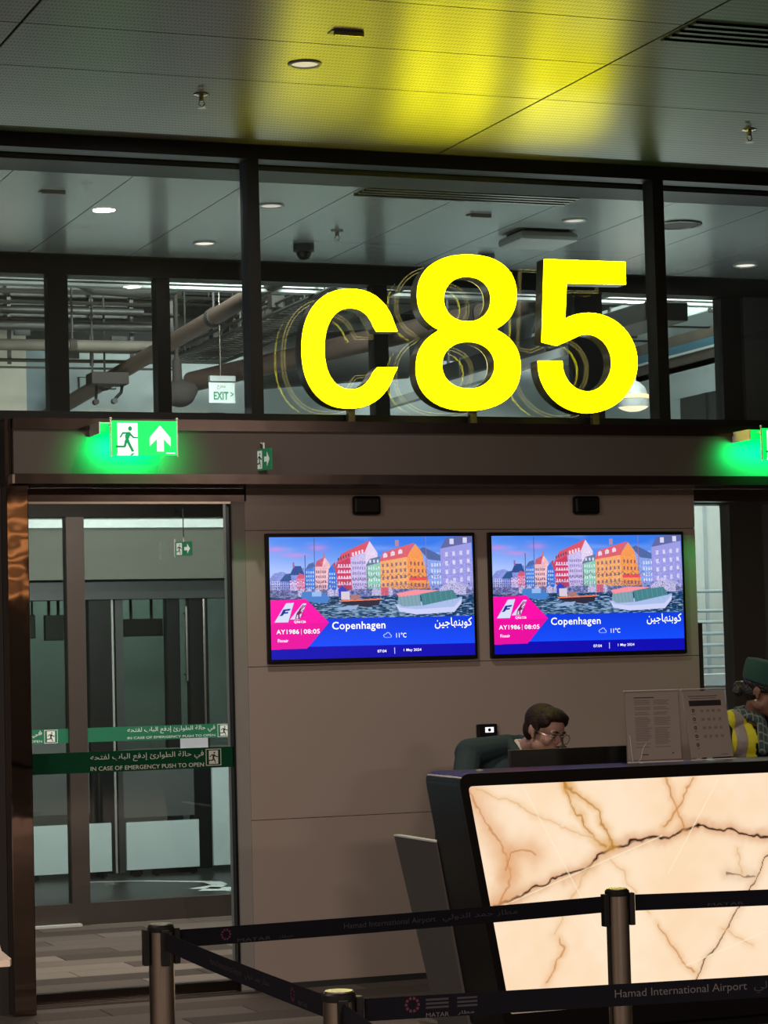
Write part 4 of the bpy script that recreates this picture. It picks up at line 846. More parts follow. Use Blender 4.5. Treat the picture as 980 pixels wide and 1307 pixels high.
    # trim to the leaning outline so that it stays inside the frame
    bm = bmesh.new(); bm.from_mesh(me)
    kill = [f for f in bm.faces if (lambda q: q.x+5.5 < 3.955+(1.141-q.z)*.172+.020 or q.x+5.5 > 7.33-(1.141-q.z)*.172)(f.calc_center_median())]
    bmesh.ops.delete(bm, geom=kill, context='FACES'); bm.to_mesh(me); bm.free()
    return me
link_mesh('onyx_panel', onyx_panel(), 'onyx', desk)

# ---- on the desk
t = thing('monitor', 'black computer monitor seen from behind, in front of the seated man', 'monitor', (4.785, 10.12, .745))
MB().box(4.492, 10.10, .86, 5.078, 10.125, 1.204, .004).obj('screen_back', 'monitor_black', t); MB().box(4.60, 10.08, .93, 4.97, 10.0995, 1.12, .01).obj('rear_cover', 'monitor_black', t)
MB().box(4.745, 10.085, .76, 4.825, 10.0995, .95).obj('stand_neck', 'monitor_black', t); MB().box(4.66, 10.02, .746, 4.91, 10.2, .76, .003).obj('stand_base', 'monitor_black', t)
def sheet_marks(b, M, items):
    for x0, z0, x1, z1 in items: b.sheet([M @ Vector(p) for p in ((x0, -.0042, z0), (x1, -.0042, z0), (x1, -.0042, z1), (x0, -.0042, z1))])
    return b
def holder(loc, yaw, tilt, w, h, label, kind):
    t = thing('sign_holder', label, 'sign holder', loc, 'acrylic sign holders on the desk')
    M = Matrix.Translation(loc) @ Matrix.Rotation(yaw, 4, 'Z') @ Matrix.Translation((0, 0, .004)) @ Matrix.Rotation(-tilt, 4, 'X')
    B = Matrix.Translation(loc) @ Matrix.Rotation(yaw, 4, 'Z')
    MB().box(-w/2, -.006, 0, w/2, -.003, h).xf(M).obj('front_pane', 'acrylic', t); MB().box(-w/2, .001, 0, w/2, .003, h).xf(M).obj('back_pane', 'acrylic', t)
    MB().box(-w/2, -.004, .0005, w/2, .09, .0035).xf(B).obj('foot_plate', 'acrylic', t)
    MB().box(-w/2, -.006, h, w/2, .003, h+.003).xf(M).obj('top_edge', 'acrylic_edge', t)
    MB().box(-w/2, -.008, .0, w/2, -.006, .004).xf(M).obj('bottom_edge', 'acrylic_edge', t)
    if kind == 'text': ties = [[(-.131, -.010, .006), (-.112, -.013, .002), (-.085, -.013, .003), (-.070, -.013, .020), (-.058, -.010, .062), (-.040, -.009, .085)], [(-.085, -.013, .003), (-.075, -.014, -.001), (-.066, -.014, -.003)], [(-.109, -.012, .003), (-.113, -.010, .05), (-.116, -.009, .12)]]
    else: ties = [[(-.085, -.012, .013), (-.083, -.013, -.002)], [(-.066, -.012, .012), (-.078, -.013, .005), (-.095, -.013, .006)], [(-.066, -.013, -.002), (-.078, -.013, .005)]]
    for tp in ties: MB().tube(tp, .0011, 5).xf(M).obj('twist_tie', 'acrylic_edge', t)
    s = MB().box(-w/2+.006, -.0025, .012, w/2-.006, .0005, h-.008).xf(M).obj('paper_sheet', 'paper', t)
    M2 = M @ Matrix.Translation((0, .0012, 0)); r = random.Random(5)
    if kind == 'text':
        g = []; 
        for cx0, cx1 in ((-.085, -.008), (.006, .085)):
            z = h-.045
            while z > .06:
                if r.random() > .12: g.append((cx0, z, cx0+(cx1-cx0)*(.75+.25*r.random()), z+.004))
                z -= .0075
        sheet_marks(MB(), M2, g).obj('printed_lines', 'ink_grey', s)['kind'] = 'stuff'
        sheet_marks(MB(), M2, [(-.085, h-.032, .01, h-.028), (-.06, .032, -.03, .036), (.083, .035, .089, .041)]).obj('printed_heading', 'ink_black', s)['kind'] = 'stuff'
    else:
        sheet_marks(MB(), M2, [(-.085, h-.075, .085, h-.050)]).obj('table_header', 'ink_black', s)
        sheet_marks(MB(), M2, [(-.085, h-.033, .07, h-.029), (-.075, h-.042, .06, h-.039), (.05, .022, .085, .0245)]).obj('printed_heading', 'ink', s)['kind'] = 'stuff'
        g = []
        for i in range(5):
            ring = MB(); z = h-.095-i*.038
            ring_pts = [(-.068+.008*math.cos(a*PI/6), z+.008*math.sin(a*PI/6)) for a in range(12)]
            ring_in = [(-.068+.0035*math.cos(a*PI/6), z+.0035*math.sin(a*PI/6)) for a in range(12)]
            for a in range(12):
                q = (a+1) % 12; ring.sheet([M2 @ Vector((p[0], -.0042, p[1])) for p in (ring_pts[a], ring_pts[q], ring_in[q], ring_in[a])])
            ring.obj('bullet_ring', 'ink_black', s)
            g += [(-.075, z-.018, -.060, z-.013)]+[(-.03+c_*.03, z-.008, -.018+c_*.03+r.random()*.006, z+.004) for c_ in range(4) if i < 4]
        sheet_marks(MB(), M2, g).obj('table_cells', 'ink_grey', s)['kind'] = 'stuff'
    return t
LZ = 1.1415
holder((4.972, 9.62, LZ+.0005), math.radians(-4), math.radians(4), .262, .312, 'clear acrylic holder with a full page of text, left on the desk', 'text')
holder((5.245, 9.60, LZ+.0005), math.radians(6), math.radians(11), .235, .316, 'leaning acrylic holder with a table under a black bar, right on the desk', 'table')
solo(MB().lathe((4.13, 9.60, LZ), [(0, 0), (.016, 0), (.016, .005), (.010, .007), (0, .007)], 14), 'desk_button', 'paper', 'tiny pale round button on the desk top near its left corner', 'button')

# ---- barrier posts and belts
def barrier_post(x, y, label, recv):
    t = thing('barrier_post', label, 'barrier post', (x, y, 0), 'belt barrier posts')
    MB().lathe((x, y, 0), [(0, 0), (.17, 0), (.17, .008), (.155, .02), (.05, .032), (0, .032)], 32).obj('base', 'steel', t, True)
    MB().cyl((x, y, .03), (x, y, .983), .0305, 24).obj('pole', 'steel', t, True)
    h = MB().lathe((x, y, 0), [(0, .9832), (.0318, .9832), (.0325, .986), (.0325, .996), (.029, 1.0), (0, 1.0)], 24).obj('belt_head', 'black', t, True)
    MB().cyl((x, y, 1.0001), (x, y, 1.0025), .027, 24).obj('cap_disc', 'brushed', h)
    for a in recv:
        d = Vector((math.cos(a), math.sin(a), 0)); nrm = Vector((-d.y, d.x, 0)); p = Vector((x, y, 0))
        b = MB().box(.0306, -.010, .905, .046, .010, .99, .002); b.xf(Matrix.Translation(p) @ Matrix.Rotation(a, 4, 'Z')); b.obj('belt_clip', 'black', h)
    return t
P1, P2, P3 = (1.629, 5.751), (2.917, 5.887), (1.586, 4.387)
P4, P5, P6 = (3.95, 4.122), (4.6, 5.57), (1.20, 2.0)
def ang(a, b_): return math.atan2(b_[1]-a[1], b_[0]-a[0])
barrier_post(*P1, 'steel barrier post by the left door, left end of the belt line', [ang(P1, P2), ang(P1, P3), PI])
barrier_post(*P2, 'steel barrier post standing in front of the glowing desk', [ang(P2, P1), ang(P2, P5)])
barrier_post(*P3, 'nearest steel barrier post, only its top shows at the picture bottom', [ang(P3, P1), ang(P3, P4), ang(P3, P6)])
barrier_post(*P4, 'steel barrier post out to the right holding the nearest belt', [ang(P4, P3)])
barrier_post(*P5, 'steel barrier post out to the right holding the far belt', [ang(P5, P2)])
barrier_post(*P6, 'steel barrier post close to the viewer below the picture', [ang(P6, P3)])
def belt(a, b_, label, prints, flip=False):
    A, B = Vector((*a, 0)), Vector((*b_, 0)); d = (B-A).normalized(); A = A+d*.049; B = B-d*.049; L = (B-A).length; nrm = Vector((d.y, -d.x, 0))
    if nrm.dot(A) > 0: nrm = -nrm
    m = MB(); n = 16; T = .0008; zs = lambda s: .9630-.003*4*s*(1-s)
    pts = [(A+d*L*i/n, zs(i/n)) for i in range(n+1)]
    F0 = [(m.bm.verts.new((*(p+nrm*T).xy, z-.0212)), m.bm.verts.new((*(p+nrm*T).xy, z+.0212)), m.bm.verts.new((*(p-nrm*T).xy, z+.0212)), m.bm.verts.new((*(p-nrm*T).xy, z-.0212))) for p, z in pts]
    for p, q in zip(F0, F0[1:]):
        for i in range(4): m.bm.faces.new((p[i], q[i], q[(i+1) % 4], p[(i+1) % 4]))
    m.bm.faces.new(F0[0]); m.bm.faces.new(F0[-1][::-1])
    c = (A+B)/2; t = thing('barrier_belt', label, 'belt', (c.x, c.y, .94), 'dark printed barrier belts')
    m.obj('webbing', 'belt', t)
    for u0, u1, v0, v1, s, mm in prints:
        um = (u0+u1)/2/L; o = A+nrm*.0016+Vector((0, 0, zs(um)))
        dx = d; 
        if s == 'emblem':
            r_ = (v1-v0)/2; cc = ((u0+u1)/2, (v0+v1)/2); e = MB()
            for k_ in range(10):
                a0 = 2*PI*k_/10; e.sheet([tuple(o+dx*(cc[0]+r_*f*math.cos(a0+g))+Vector((0, 0, cc[1]+r_*f*math.sin(a0+g)))) for f, g in ((.65, -.22), (1, -.2), (1, .2), (.65, .22))])
            e.obj('emblem', mm, t)
        elif s == 'lines':
            e = MB()
            for k_ in range(3):
                z_ = v0+(v1-v0)*k_/3; e.sheet([tuple(o+dx*u+Vector((0, 0, z))) for u, z in ((u0, z_), (u1, z_), (u1, z_+.004), (u0, z_+.004))])
            e.obj('small_print', mm, t)
        else: lettering('lettering', s, mm, (u0, v0, u1, v1), tuple(o), tuple(dx), (0, 0, 1), t)
    return t
AR_AIR = arabic('مطار حمد الدولي'); AIR = 'Hamad International Airport'
belt(P1, P2, 'dark barrier belt running from the left post to the desk post', [(.10, .14, -.012, .016, 'emblem', 'emblem'), (.15, .24, -.018, -.010, 'MATAR', 'belt_print_dim'), (.26, .30, -.018, -.009, arabic('مطار'), 'belt_print_dim'), (.44, .70, -.010, .008, AIR, 'belt_print_dim'), (.72, .94, -.010, .010, AR_AIR, 'belt_print_dim')])
belt(P1, P3, 'dark barrier belt running from the left post toward the viewer', [(.40, .66, -.010, .008, AIR, 'belt_print_dim'), (.68, .86, -.010, .010, AR_AIR, 'belt_print_dim'), (1.0, 1.05, -.014, .014, 'emblem', 'emblem'), (1.06, 1.12, -.016, -.008, 'MATAR', 'belt_print_dim')])
belt(P3, P4, 'nearest dark barrier belt with airport name crossing below the desk', [(.075, .112, -.010, .020, 'emblem', 'emblem'), (.120, .165, -.020, -.012, 'MATAR', 'belt_print'), (.120, .165, -.004, .018, 'lines', 'belt_print_dim'), (.182, .215, -.019, -.011, arabic('مطار'), 'belt_print'), (.182, .222, -.004, .018, 'lines', 'belt_print_dim'), (.50, .775, -.009, .011, AIR, 'belt_print'), (.79, .99, -.012, .011, AR_AIR, 'belt_print_dim')])
belt(P2, P5, 'dark barrier belt running from the desk post out to the right', [(.20, .30, -.016, -.009, 'MATAR', 'belt_print_dim')])
belt(P3, P6, 'short dark barrier belt from the nearest post toward the viewer', [(.8, 1.1, -.010, .008, AIR, 'belt_print_dim')])

# ---- counter at the lower left edge
t = thing('side_counter', 'pale-topped counter corner poking in at the lower left edge', 'counter', (.8, 6.5, 0))
pts = [(.3, 6.09), (1.335, 6.09)]+[(1.345, 6.12), (1.36, 6.3), (1.40, 6.52), (1.38, 6.9), (1.2, 7.1), (.3, 7.1)]
m = MB(); A = [m.bm.verts.new((x, y, .884)) for x, y in pts]; B = [m.bm.verts.new((x, y, .90)) for x, y in pts]; m.bm.faces.new(A[::-1]); m.bm.faces.new(B)
for i in range(len(pts)): m.bm.faces.new((A[i], A[(i+1) % len(pts)], B[(i+1) % len(pts)], B[i]))
m.obj('top', 'counter_top', t); MB().box(.3, 6.16, 0, 1.29, 7.05, .8835).obj('body', 'near_black_wall', t)
# ---- ceiling fittings
def downlight(x, y, r, m, label, power=0.0, z=CZ):
    t = thing('downlight', label, 'ceiling light', (x, y, z-.012), 'recessed ceiling lights')
    MB().lathe((x, y, z), [(r*.78, -.001), (r*.80, -.008), (r*.92, -.010), (r, -.006), (r, -.001)], 28).obj('trim_ring', 'white_plastic', t, True)
    MB().lathe((x, y, z), [(0, -.003), (r*.78, -.003), (r*.78, -.001), (0, -.001)], 24).obj('lens', m, t)
    if power: area('bulb', (x, y, z-.02), r*1.6, power, (1, .88, .78), parent=t)
    return t
downlight(3.567, 10.013, .075, 'lamp_dim', 'round recessed downlight in the near ceiling left of the yellow glow', 40)
downlight(4.483, 13.218, .075, 'lamp_dim', 'round recessed downlight in the corridor ceiling just right of the left mullion')
downlight(4.478, 14.507, .075, 'lamp_pink', 'bright round downlight in the corridor ceiling seen left of the left mullion', 3)
downlight(6.422, 13.253, .075, 'lamp_dim', 'round recessed downlight in the corridor ceiling above the figure 5')
downlight(8.32, 14.538, .085, 'lamp_pink', 'round downlight in the corridor ceiling near the right picture edge', 3)
def sprinkler(x, y, label):
    t = thing('sprinkler', label, 'sprinkler', (x, y, CZ-.07), 'ceiling sprinklers')
    MB().lathe((x, y, CZ), [(0, -.001), (.038, -.001), (.038, -.006), (.014, -.012), (0, -.012)], 20).obj('escutcheon', 'steel', t, True)
    b = MB(); b.cyl((x, y, CZ-.012), (x, y, CZ-.035), .012, 12); b.tube([(x-.010, y, CZ-.034), (x-.014, y, CZ-.048), (x, y, CZ-.062)], .003, 6); b.tube([(x+.010, y, CZ-.034), (x+.014, y, CZ-.048), (x, y, CZ-.062)], .003, 6); b.obj('frame', 'steel', t)
    MB().cyl((x, y, CZ-.064), (x, y, CZ-.067), .020, 16).obj('deflector', 'brushed', t)
sprinkler(3.298, 10.683, 'chrome sprinkler head in the near ceiling above the left mullion')
sprinkler(6.179, 10.712, 'chrome sprinkler head in the near ceiling at the far right')
sprinkler(5.135, 13.904, 'sprinkler head in the corridor ceiling above the letter c')
def slot_fitting(x, y, label):
    t = thing('slot_fitting', label, 'ceiling fitting', (x, y, CZ-.03), 'small slot fittings')
    MB().box(x-.07, y-.02, CZ-.004, x+.07, y+.035, CZ-.0005).obj('slot', 'black', t); MB().box(x-.062, y-.03, CZ-.022, x+.07, y-.016, CZ-.0005, .002).obj('lip', 'steel', t)
slot_fitting(3.556, 9.46, 'small black slot fitting in the near ceiling at the yellow glow')
slot_fitting(3.174, 13.10, 'small slot fitting in the corridor ceiling, far left')
slot_fitting(5.779, 13.218, 'small slot fitting in the corridor ceiling above the figure 8')
def slot_vent(x0, x1, y0, y1, n, label):
    t = thing('slot_vent', label, 'air vent', ((x0+x1)/2, (y0+y1)/2, CZ-.01))
    MB().box(x0, y0, CZ-.003, x1, y1, CZ-.0005).obj('plate', 'black', t); w = (y1-y0)/(2*n-1)
    for i in range(n): MB().box(x0, y0+2*w*i-.0, CZ-.012, x1, y0+2*w*i+w*.8, CZ-.0031).obj('blade', 'ceiling_metal', t)
slot_vent(4.90, 7.4, 8.90, 9.22, 5, 'black linear slot vent in the near ceiling at upper right')
slot_vent(4.83, 6.13, 12.50, 12.80, 5, 'linear slot vent in the corridor ceiling above the sign')
t = thing('ceiling_camera', 'small dark dome camera under the corridor ceiling above the letter c', 'camera', (5.10, 14.42, CZ-.12))
MB().lathe((5.10, 14.42, CZ), [(0, -.0005), (.066, -.0005), (.066, -.045), (.05, -.05), (0, -.05)], 24).obj('housing', 'dark_grey', t, True); MB().lathe((5.10, 14.42, CZ), [(.048, -.0502), (.044, -.075), (.028, -.095), (0, -.102)], 24).obj('dome', 'black', t, True)
t = thing('access_point', 'wide white rounded box under the corridor ceiling above the figure 8', 'ceiling unit', (6.40, 13.75, CZ-.08))
MB().box(6.20, 13.55, CZ-.075, 6.60, 13.92, CZ-.012, .03).obj('cover', 'white_plastic', t, True); MB().box(6.25, 13.6, CZ-.0119, 6.55, 13.87, CZ-.0005).obj('mount', 'dark_grey', t)
t = thing('ceiling_speaker', 'large round flat speaker in the corridor ceiling right of the right mullion', 'speaker', (7.111, 13.23, CZ-.03))
MB().lathe((7.111, 13.23, CZ), [(0, -.004), (.12, -.004), (.125, -.012), (.145, -.010), (.15, -.0005)], 32).obj('rim', 'steel', t, True); MB().cyl((7.111, 13.23, CZ-.006), (7.111, 13.23, CZ-.009), .118, 28).obj('grille', 'dark_grey', t)
solo(MB().lathe((6.40, 14.532, CZ-.03), [(0, 0), (.045, .0), (.055, .012), (.055, .0295), (0, .0295)], 20), 'smoke_detector', 'dark_grey', 'small dark disc detector on the corridor ceiling behind the top of the 8', 'detector', None, True)
# added warm slats behind the viewer, shaped for the column's orange reflections
t = thing('column_reflection_slats', 'added tall warm slats behind the viewer, made to reflect in the bronze column', 'lamp', (6.0, -4.0, 0))
MB().box(5.72, -4.0, .02, 6.24, -3.95, 3.6).obj('back_board', 'near_black_wall', t)
for i in range(8): MB().box(5.74, -3.949, 2.42+i*.14, 6.22, -3.92, 2.46+i*.14).obj('lit_slat', 'lamp_orange', t)
MB().box(5.6, -4.2, 0, 6.36, -3.8, .0195).obj('foot', 'near_black_wall', t)

# ---- service bay: pipes, ducts, trays
def pipe(name, pts, r, m, label, cat='pipe', collars=(), n=14, group='pipes in the service void', rods=True):
    t = thing(name, label, cat, pts[0], group)
    MB().tube(pts, r, n).obj('run', m, t, True)
    for f in collars:
        a, b_ = Vector(pts[0]), Vector(pts[-1]); d = (b_-a).normalized(); p = a.lerp(b_, f); MB().cyl(p-d*.03, p+d*.03, r*1.16, 16).obj('collar', 'brown_lump', t, True)
        if rods: MB().cyl(p+Vector((0, 0, r)), (p.x, p.y, 5.99), .009, 6).obj('hanger_rod', 'conduit', t)
    return t
pipe('brown_pipe', [(5.62, 15.6, 4.38), (4.90, 20.6, 3.78)], .062, 'pipe_brown', 'brown pipe slanting down behind the two left panes', collars=(.33, .74))
pipe('brown_pipe', [(8.0, 15.8, 4.30), (5.9, 19.6, 3.98)], .085, 'pipe_brown', 'thick brown pipe slanting behind the letter c and figure 8', collars=(.3, .7), rods=False)
pipe('round_duct', [(6.58, 19.95, 4.19), (7.85, 19.6, 4.27)], .225, 'duct', 'fat grey round duct behind the letter c', 'duct', n=24, group='ducts in the service void')
pipe('round_duct', [(7.8, 17.0, 4.36), (8.95, 19.8, 4.36)], .13, 'pipe_steel', 'grey round duct behind the figure 8', 'duct', n=20, group='ducts in the service void')
pipe('flex_duct', [(4.30, 18.2, 4.78), (4.55, 18.3, 4.66), (4.75, 18.3, 4.56), (5.05, 18.3, 4.55), (5.4, 18.3, 4.58)], .075, 'pipe_steel', 'silver bent flexible duct high behind the second left pane', 'duct', n=16, group='ducts in the service void')
for i, (z, y, r, m, nm) in enumerate(((4.30, 18.8, .035, 'pipe_steel', 'upper grey'), (4.12, 18.6, .045, 'duct_tan', 'lower tan'), (4.48, 19.2, .03, 'conduit', 'topmost dark'))):
    pipe('cross_pipe', [(3.2, y, z), (5.4, y+.03, z+.02)], r, m, '%s cross pipe running level behind the left panes' % nm, collars=(.3, .66))
for i in range(7):
    z = 4.46+.07*(i % 4)+.02*i; x = 6.43+.09*i
    pipe('conduit', [(x, 15.7, z), (x, 20.3, z)], .014+.006*(i % 3), 'conduit' if i % 2 else 'pipe_steel', 'thin conduit number %s from the left in the service void' % ('one', 'two', 'three', 'four', 'five', 'six', 'seven')[i], 'conduit', (.4,), 8, 'thin conduits in the void')
def tray(x0, y0, x1, y1, z, w, label):
    a, b_ = Vector((x0, y0, z)), Vector((x1, y1, z)); d = (b_-a).normalized(); nn = Vector((-d.y, d.x, 0)); L = (b_-a).length
    t = thing('cable_tray', label, 'cable tray', (x0, y0, z), 'cable trays in the void')
    for s in (-1, 1):
        p, q = a+nn*w/2*s, b_+nn*w/2*s; MB().cyl(p, q, .016, 6).obj('side_rail', 'tray', t); MB().cyl(p+Vector((0, 0, .07)), q+Vector((0, 0, .07)), .012, 6).obj('side_rail', 'tray', t)
    m = MB(); n = int(L/.11)
    for i in range(n+1):
        p = a+d*L*i/n; m.cyl(p-nn*w/2, p+nn*w/2, .007, 5)
        if i % 2 == 0: m.cyl(p-nn*w/2, p-nn*w/2+Vector((0, 0, .07)), .006, 5); m.cyl(p+nn*w/2, p+nn*w/2+Vector((0, 0, .07)), .006, 5)
    m.obj('rungs', 'tray', t)['kind'] = 'stuff'
    for f in (.15, .5, .85):
        p = a+d*L*f
        for s in (-1, 1): MB().cyl(p+nn*w/2*s, (p.x+nn.x*w/2*s, p.y+nn.y*w/2*s, 5.99), .008, 6).obj('hanger_rod', 'conduit', t)
    r = random.Random(int(z*100)); c = MB()
    for k_ in range(7):
        o = (k_-3)*w/8; c.tube([a+d*L*u/8+nn*(o+r.uniform(-.02, .02))+Vector((0, 0, .02+r.uniform(0, .03))) for u in range(9)], .010, 6)
    c.obj('cables', 'bay_dark', t)['kind'] = 'stuff'
    e = MB()
    for i in range(45):
        u = r.uniform(0, max(.1, L-.9)); o = r.uniform(-.95, .95)*w/2; zz = r.uniform(.08, .42)
        if i % 3: e.tube([a+d*(u+q*.28)+nn*(o+.02*math.sin(q*1.7+i))+Vector((0, 0, zz+.04*math.sin(q*1.3+i))) for q in range(4)], r.choice((.008, .012, .018)), 6)
        else:
            p = a+d*u+nn*o+Vector((0, 0, zz)); e.box(p.x-.05, p.y-.05, p.z-.04, p.x+.05, p.y+.05, p.z+.05)
    e.obj('cable_tangle', 'tray', t)['kind'] = 'stuff'
tray(6.1, 15.9, 6.1, 20.2, 4.22, .5, 'wide cable tray running away behind the pane left of the left mullion')
tray(5.4, 20.4, 9.6, 20.7, 4.80, .3, 'cable tray crossing level at the back of the void')
tray(4.55, 15.8, 4.55, 18.0, 4.62, .35, 'short cable tray high behind the second left pane')
def box_duct(x0, y0, z0, x1, y1, z1, m, label):
    t = thing('box_duct', label, 'duct', ((x0+x1)/2, (y0+y1)/2, z0), 'ducts in the service void'); MB().box(x0, y0, z0, x1, y1, z1, .01).obj('casing', m, t)
    if x1-x0 > y1-y0:
        k_ = int((x1-x0)/.9)
        for i in range(1, k_+1): x = x0+(x1-x0)*i/(k_+1); MB().box(x-.02, y0-.012, z0-.012, x+.02, y1+.012, z1+.012).obj('flange', 'conduit', t)
        for x in (x0+.2, x1-.2): MB().box(x-.01, (y0+y1)/2-.01, z1+.0005, x+.01, (y0+y1)/2+.01, 5.99).obj('hanger_rod', 'conduit', t)
    else:
        k_ = int((y1-y0)/.9)
        for i in range(1, k_+1): y = y0+(y1-y0)*i/(k_+1); MB().box(x0-.012, y-.02, z0-.012, x1+.012, y+.02, z1+.012).obj('flange', 'conduit', t)
        for y in (y0+.2, y1-.2): MB().box((x0+x1)/2-.01, y-.01, z1+.0005, (x0+x1)/2+.01, y+.01, 5.99).obj('hanger_rod', 'conduit', t)
box_duct(3.3, 19.5, 4.46, 5.35, 20.2, 4.82, 'duct', 'dark grey box duct crossing high behind the second left pane')
box_duct(2.9, 17.3, 4.60, 4.1, 17.8, 4.74, 'duct', 'grey box duct high behind the leftmost pane')
box_duct(7.3, 16.0, 4.53, 7.62, 20.2, 4.74, 'duct_tan', 'tan box duct running away behind the figure 8')
box_duct(8.15, 15.7, 4.02, 8.5, 20.0, 4.16, 'duct', 'grey box duct running away behind the figure 5')
box_duct(9.16, 15.7, 4.24, 9.6, 20.0, 4.5, 'bay_white', 'pale box duct running away high behind the right panes')
tag(MB().box(7.9, 15.8, 3.86, 7.98, 20.4, 3.93).box(7.92, 18, 3.93, 7.96, 18.04, 5.99).obj('white_channel', 'sill_white'), 'white channel running away behind the lower right of the 8', 'channel')
tag(MB().box(6.75, 17.4, 2.81, 6.82, 17.5, 5.99).obj('column_post', 'dark_grey'), 'slim dark post standing behind the figure 8', 'post')
t = thing('strut_rack', 'dark strut rack of level bars and uprights behind the left panes', 'rack', (4.5, 19.4, 4.0), 'racks in the service void')
for i, z in enumerate((4.04, 4.10, 4.21, 4.26, 4.36, 4.41, 4.50, 4.58, 4.66)):
    MB().cyl((3.2+.1*(i % 3), 19.34+.02*(i % 4), z), (5.75-.12*(i % 2), 19.34+.02*(i % 4), z+.01), .010+.006*(i % 3), 6).obj('bar', 'tray' if i % 3 else 'conduit', t)
for i in range(8): MB().box(3.3+.34*i, 19.42, 4.02+.06*(i % 2), 3.33+.34*i, 19.44, 5.99).obj('upright', 'conduit', t)
for i in range(6): MB().box(3.55+.4*i, 19.30, 4.12+.09*(i % 3), 3.68+.4*i, 19.33, 4.22+.09*(i % 3)).obj('clamp_box', 'dark_grey' if i % 2 else 'conduit', t)
# exit sign in the void
t = thing('hanging_exit_sign', 'white hanging EXIT sign with green letters left of the left mullion', 'exit sign', (5.826, 18.5, 3.68))
pl_ = MB().box(5.718, 18.49, 3.685, 5.932, 18.505, 3.85).obj('plate', 'exit_plate', t); MB().box(5.722, 18.47, 3.856, 5.935, 18.52, 3.90, .004).obj('hood', 'white_plastic', t)
MB().box(5.74, 18.49, 3.8505, 5.91, 18.505, 3.8555).obj('joint', 'dark_grey', t); MB().cyl((5.82, 18.5, 3.90), (5.82, 18.5, 5.99), .007, 8).obj('drop_rod', 'steel', t)
lettering('exit_text', 'EXIT', 'exit_green', (5.755, 3.71, 5.878, 3.775), (0, 18.4885, 0), (1, 0, 0), (0, 0, 1), pl_, .035)
lettering('exit_chevron', '>', 'exit_green', (5.893, 3.735, 5.921, 3.775), (0, 18.4885, 0), (1, 0, 0), (0, 0, 1), pl_, .02)
lettering('arabic_text', arabic('مخرج'), 'dark_grey', (5.785, 3.792, 5.855, 3.832), (0, 18.4885, 0), (1, 0, 0), (0, 0, 1), pl_)
me = blob_mesh([('e', (5.60, 18.9, 3.80), (.13, .12, .11)), ('e', (5.53, 18.9, 3.79), (.08, .09, .09)), ('e', (5.67, 18.9, 3.83), (.08, .09, .07)), ('c', (5.58, 18.9, 3.88), .045, (5.58, 18.9, 4.06), .04), ('c', (5.58, 18.9, 4.06), .02, (5.58, 18.9, 5.985), .02)], .012, 3, 'bundle')
o = tag(link_mesh('wrapped_bundle', me, 'brown_lump'), 'dark brown wrapped bundle hanging left of the white EXIT sign', 'bundle'); OFFS[o.name] = Vector()
t = thing('junction_unit', 'brown service box with two hanging hoses behind the second left pane', 'service box', (4.92, 18.7, 3.7))
MB().box(4.80, 18.6, 3.835, 5.10, 18.8, 3.93, .008).obj('case', 'brown_lump', t)
MB().tube([(4.86, 18.7, 3.834), (4.86, 18.7, 3.78), (4.855, 18.7, 3.72)], .012).obj('hose', 'black', t); MB().tube([(5.07, 18.7, 3.834), (5.06, 18.7, 3.78), (5.01, 18.7, 3.73)], .013).obj('hose', 'black', t)
MB().cyl((4.85, 18.66, 3.70), (4.85, 18.72, 3.70), .022, 14).obj('nozzle', 'brown_lump', t); MB().cyl((5.0, 18.66, 3.71), (5.0, 18.72, 3.71), .022, 14).obj('nozzle', 'dark_grey', t)
MB().cyl((4.83, 18.7, 3.93), (4.83, 18.7, 5.99), .008, 6).obj('hanger_rod', 'conduit', t)
for i, x in enumerate((4.85, 5.36, 5.56, 6.56)):
    y = 20.985; z = (3.98, 4.08, 4.08, 3.78)[i]
    t = thing('wall_box', ('small pale wall box behind the brown service box', 'small pale wall box, left of a pair at the back', 'small pale wall box, right of a pair at the back', 'small dark-edged wall box low beneath the wrapped bundle')[i], 'box', (x, 20.98, z), 'small boxes on the back wall')
    MB().box(x-.06, 20.955, z, x+.06, 20.975, z+.085).obj('cover', 'bay_white', t); MB().box(x-.07, 20.9755, z-.01, x+.07, 20.999, z+.095).obj('back_box', 'dark_grey', t)
# pendant lamp behind the 5
t = thing('pendant_lamp', 'warm lit dome pendant lamp half hidden behind the figure 5', 'pendant lamp', (8.95, 17.5, 3.56))
MB().lathe((8.95, 17.5, 3.57), [(.125, .02), (.125, .06), (.118, .12), (.10, .175), (.06, .215), (.03, .23), (.03, .26), (0, .26)], 28).obj('shade', 'white_plastic', t, True)
MB().lathe((8.95, 17.5, 3.57), [(0, -.018), (.05, -.013), (.095, .003), (.12, .0195)], 28).obj('diffuser', 'lamp_warm', t, True)
MB().lathe((8.95, 17.5, 3.57), [(.1262, .085), (.1262, .115), (.1215, .115)], 28).obj('lit_band', 'lamp_orange', t, True)
MB().cyl((8.95, 17.5, 3.83), (8.95, 17.5, 5.99), .008, 8).obj('cord', 'dark_grey', t); area('bulb', (8.95, 17.5, 3.54), .16, 3, (1, .8, .55), parent=t)
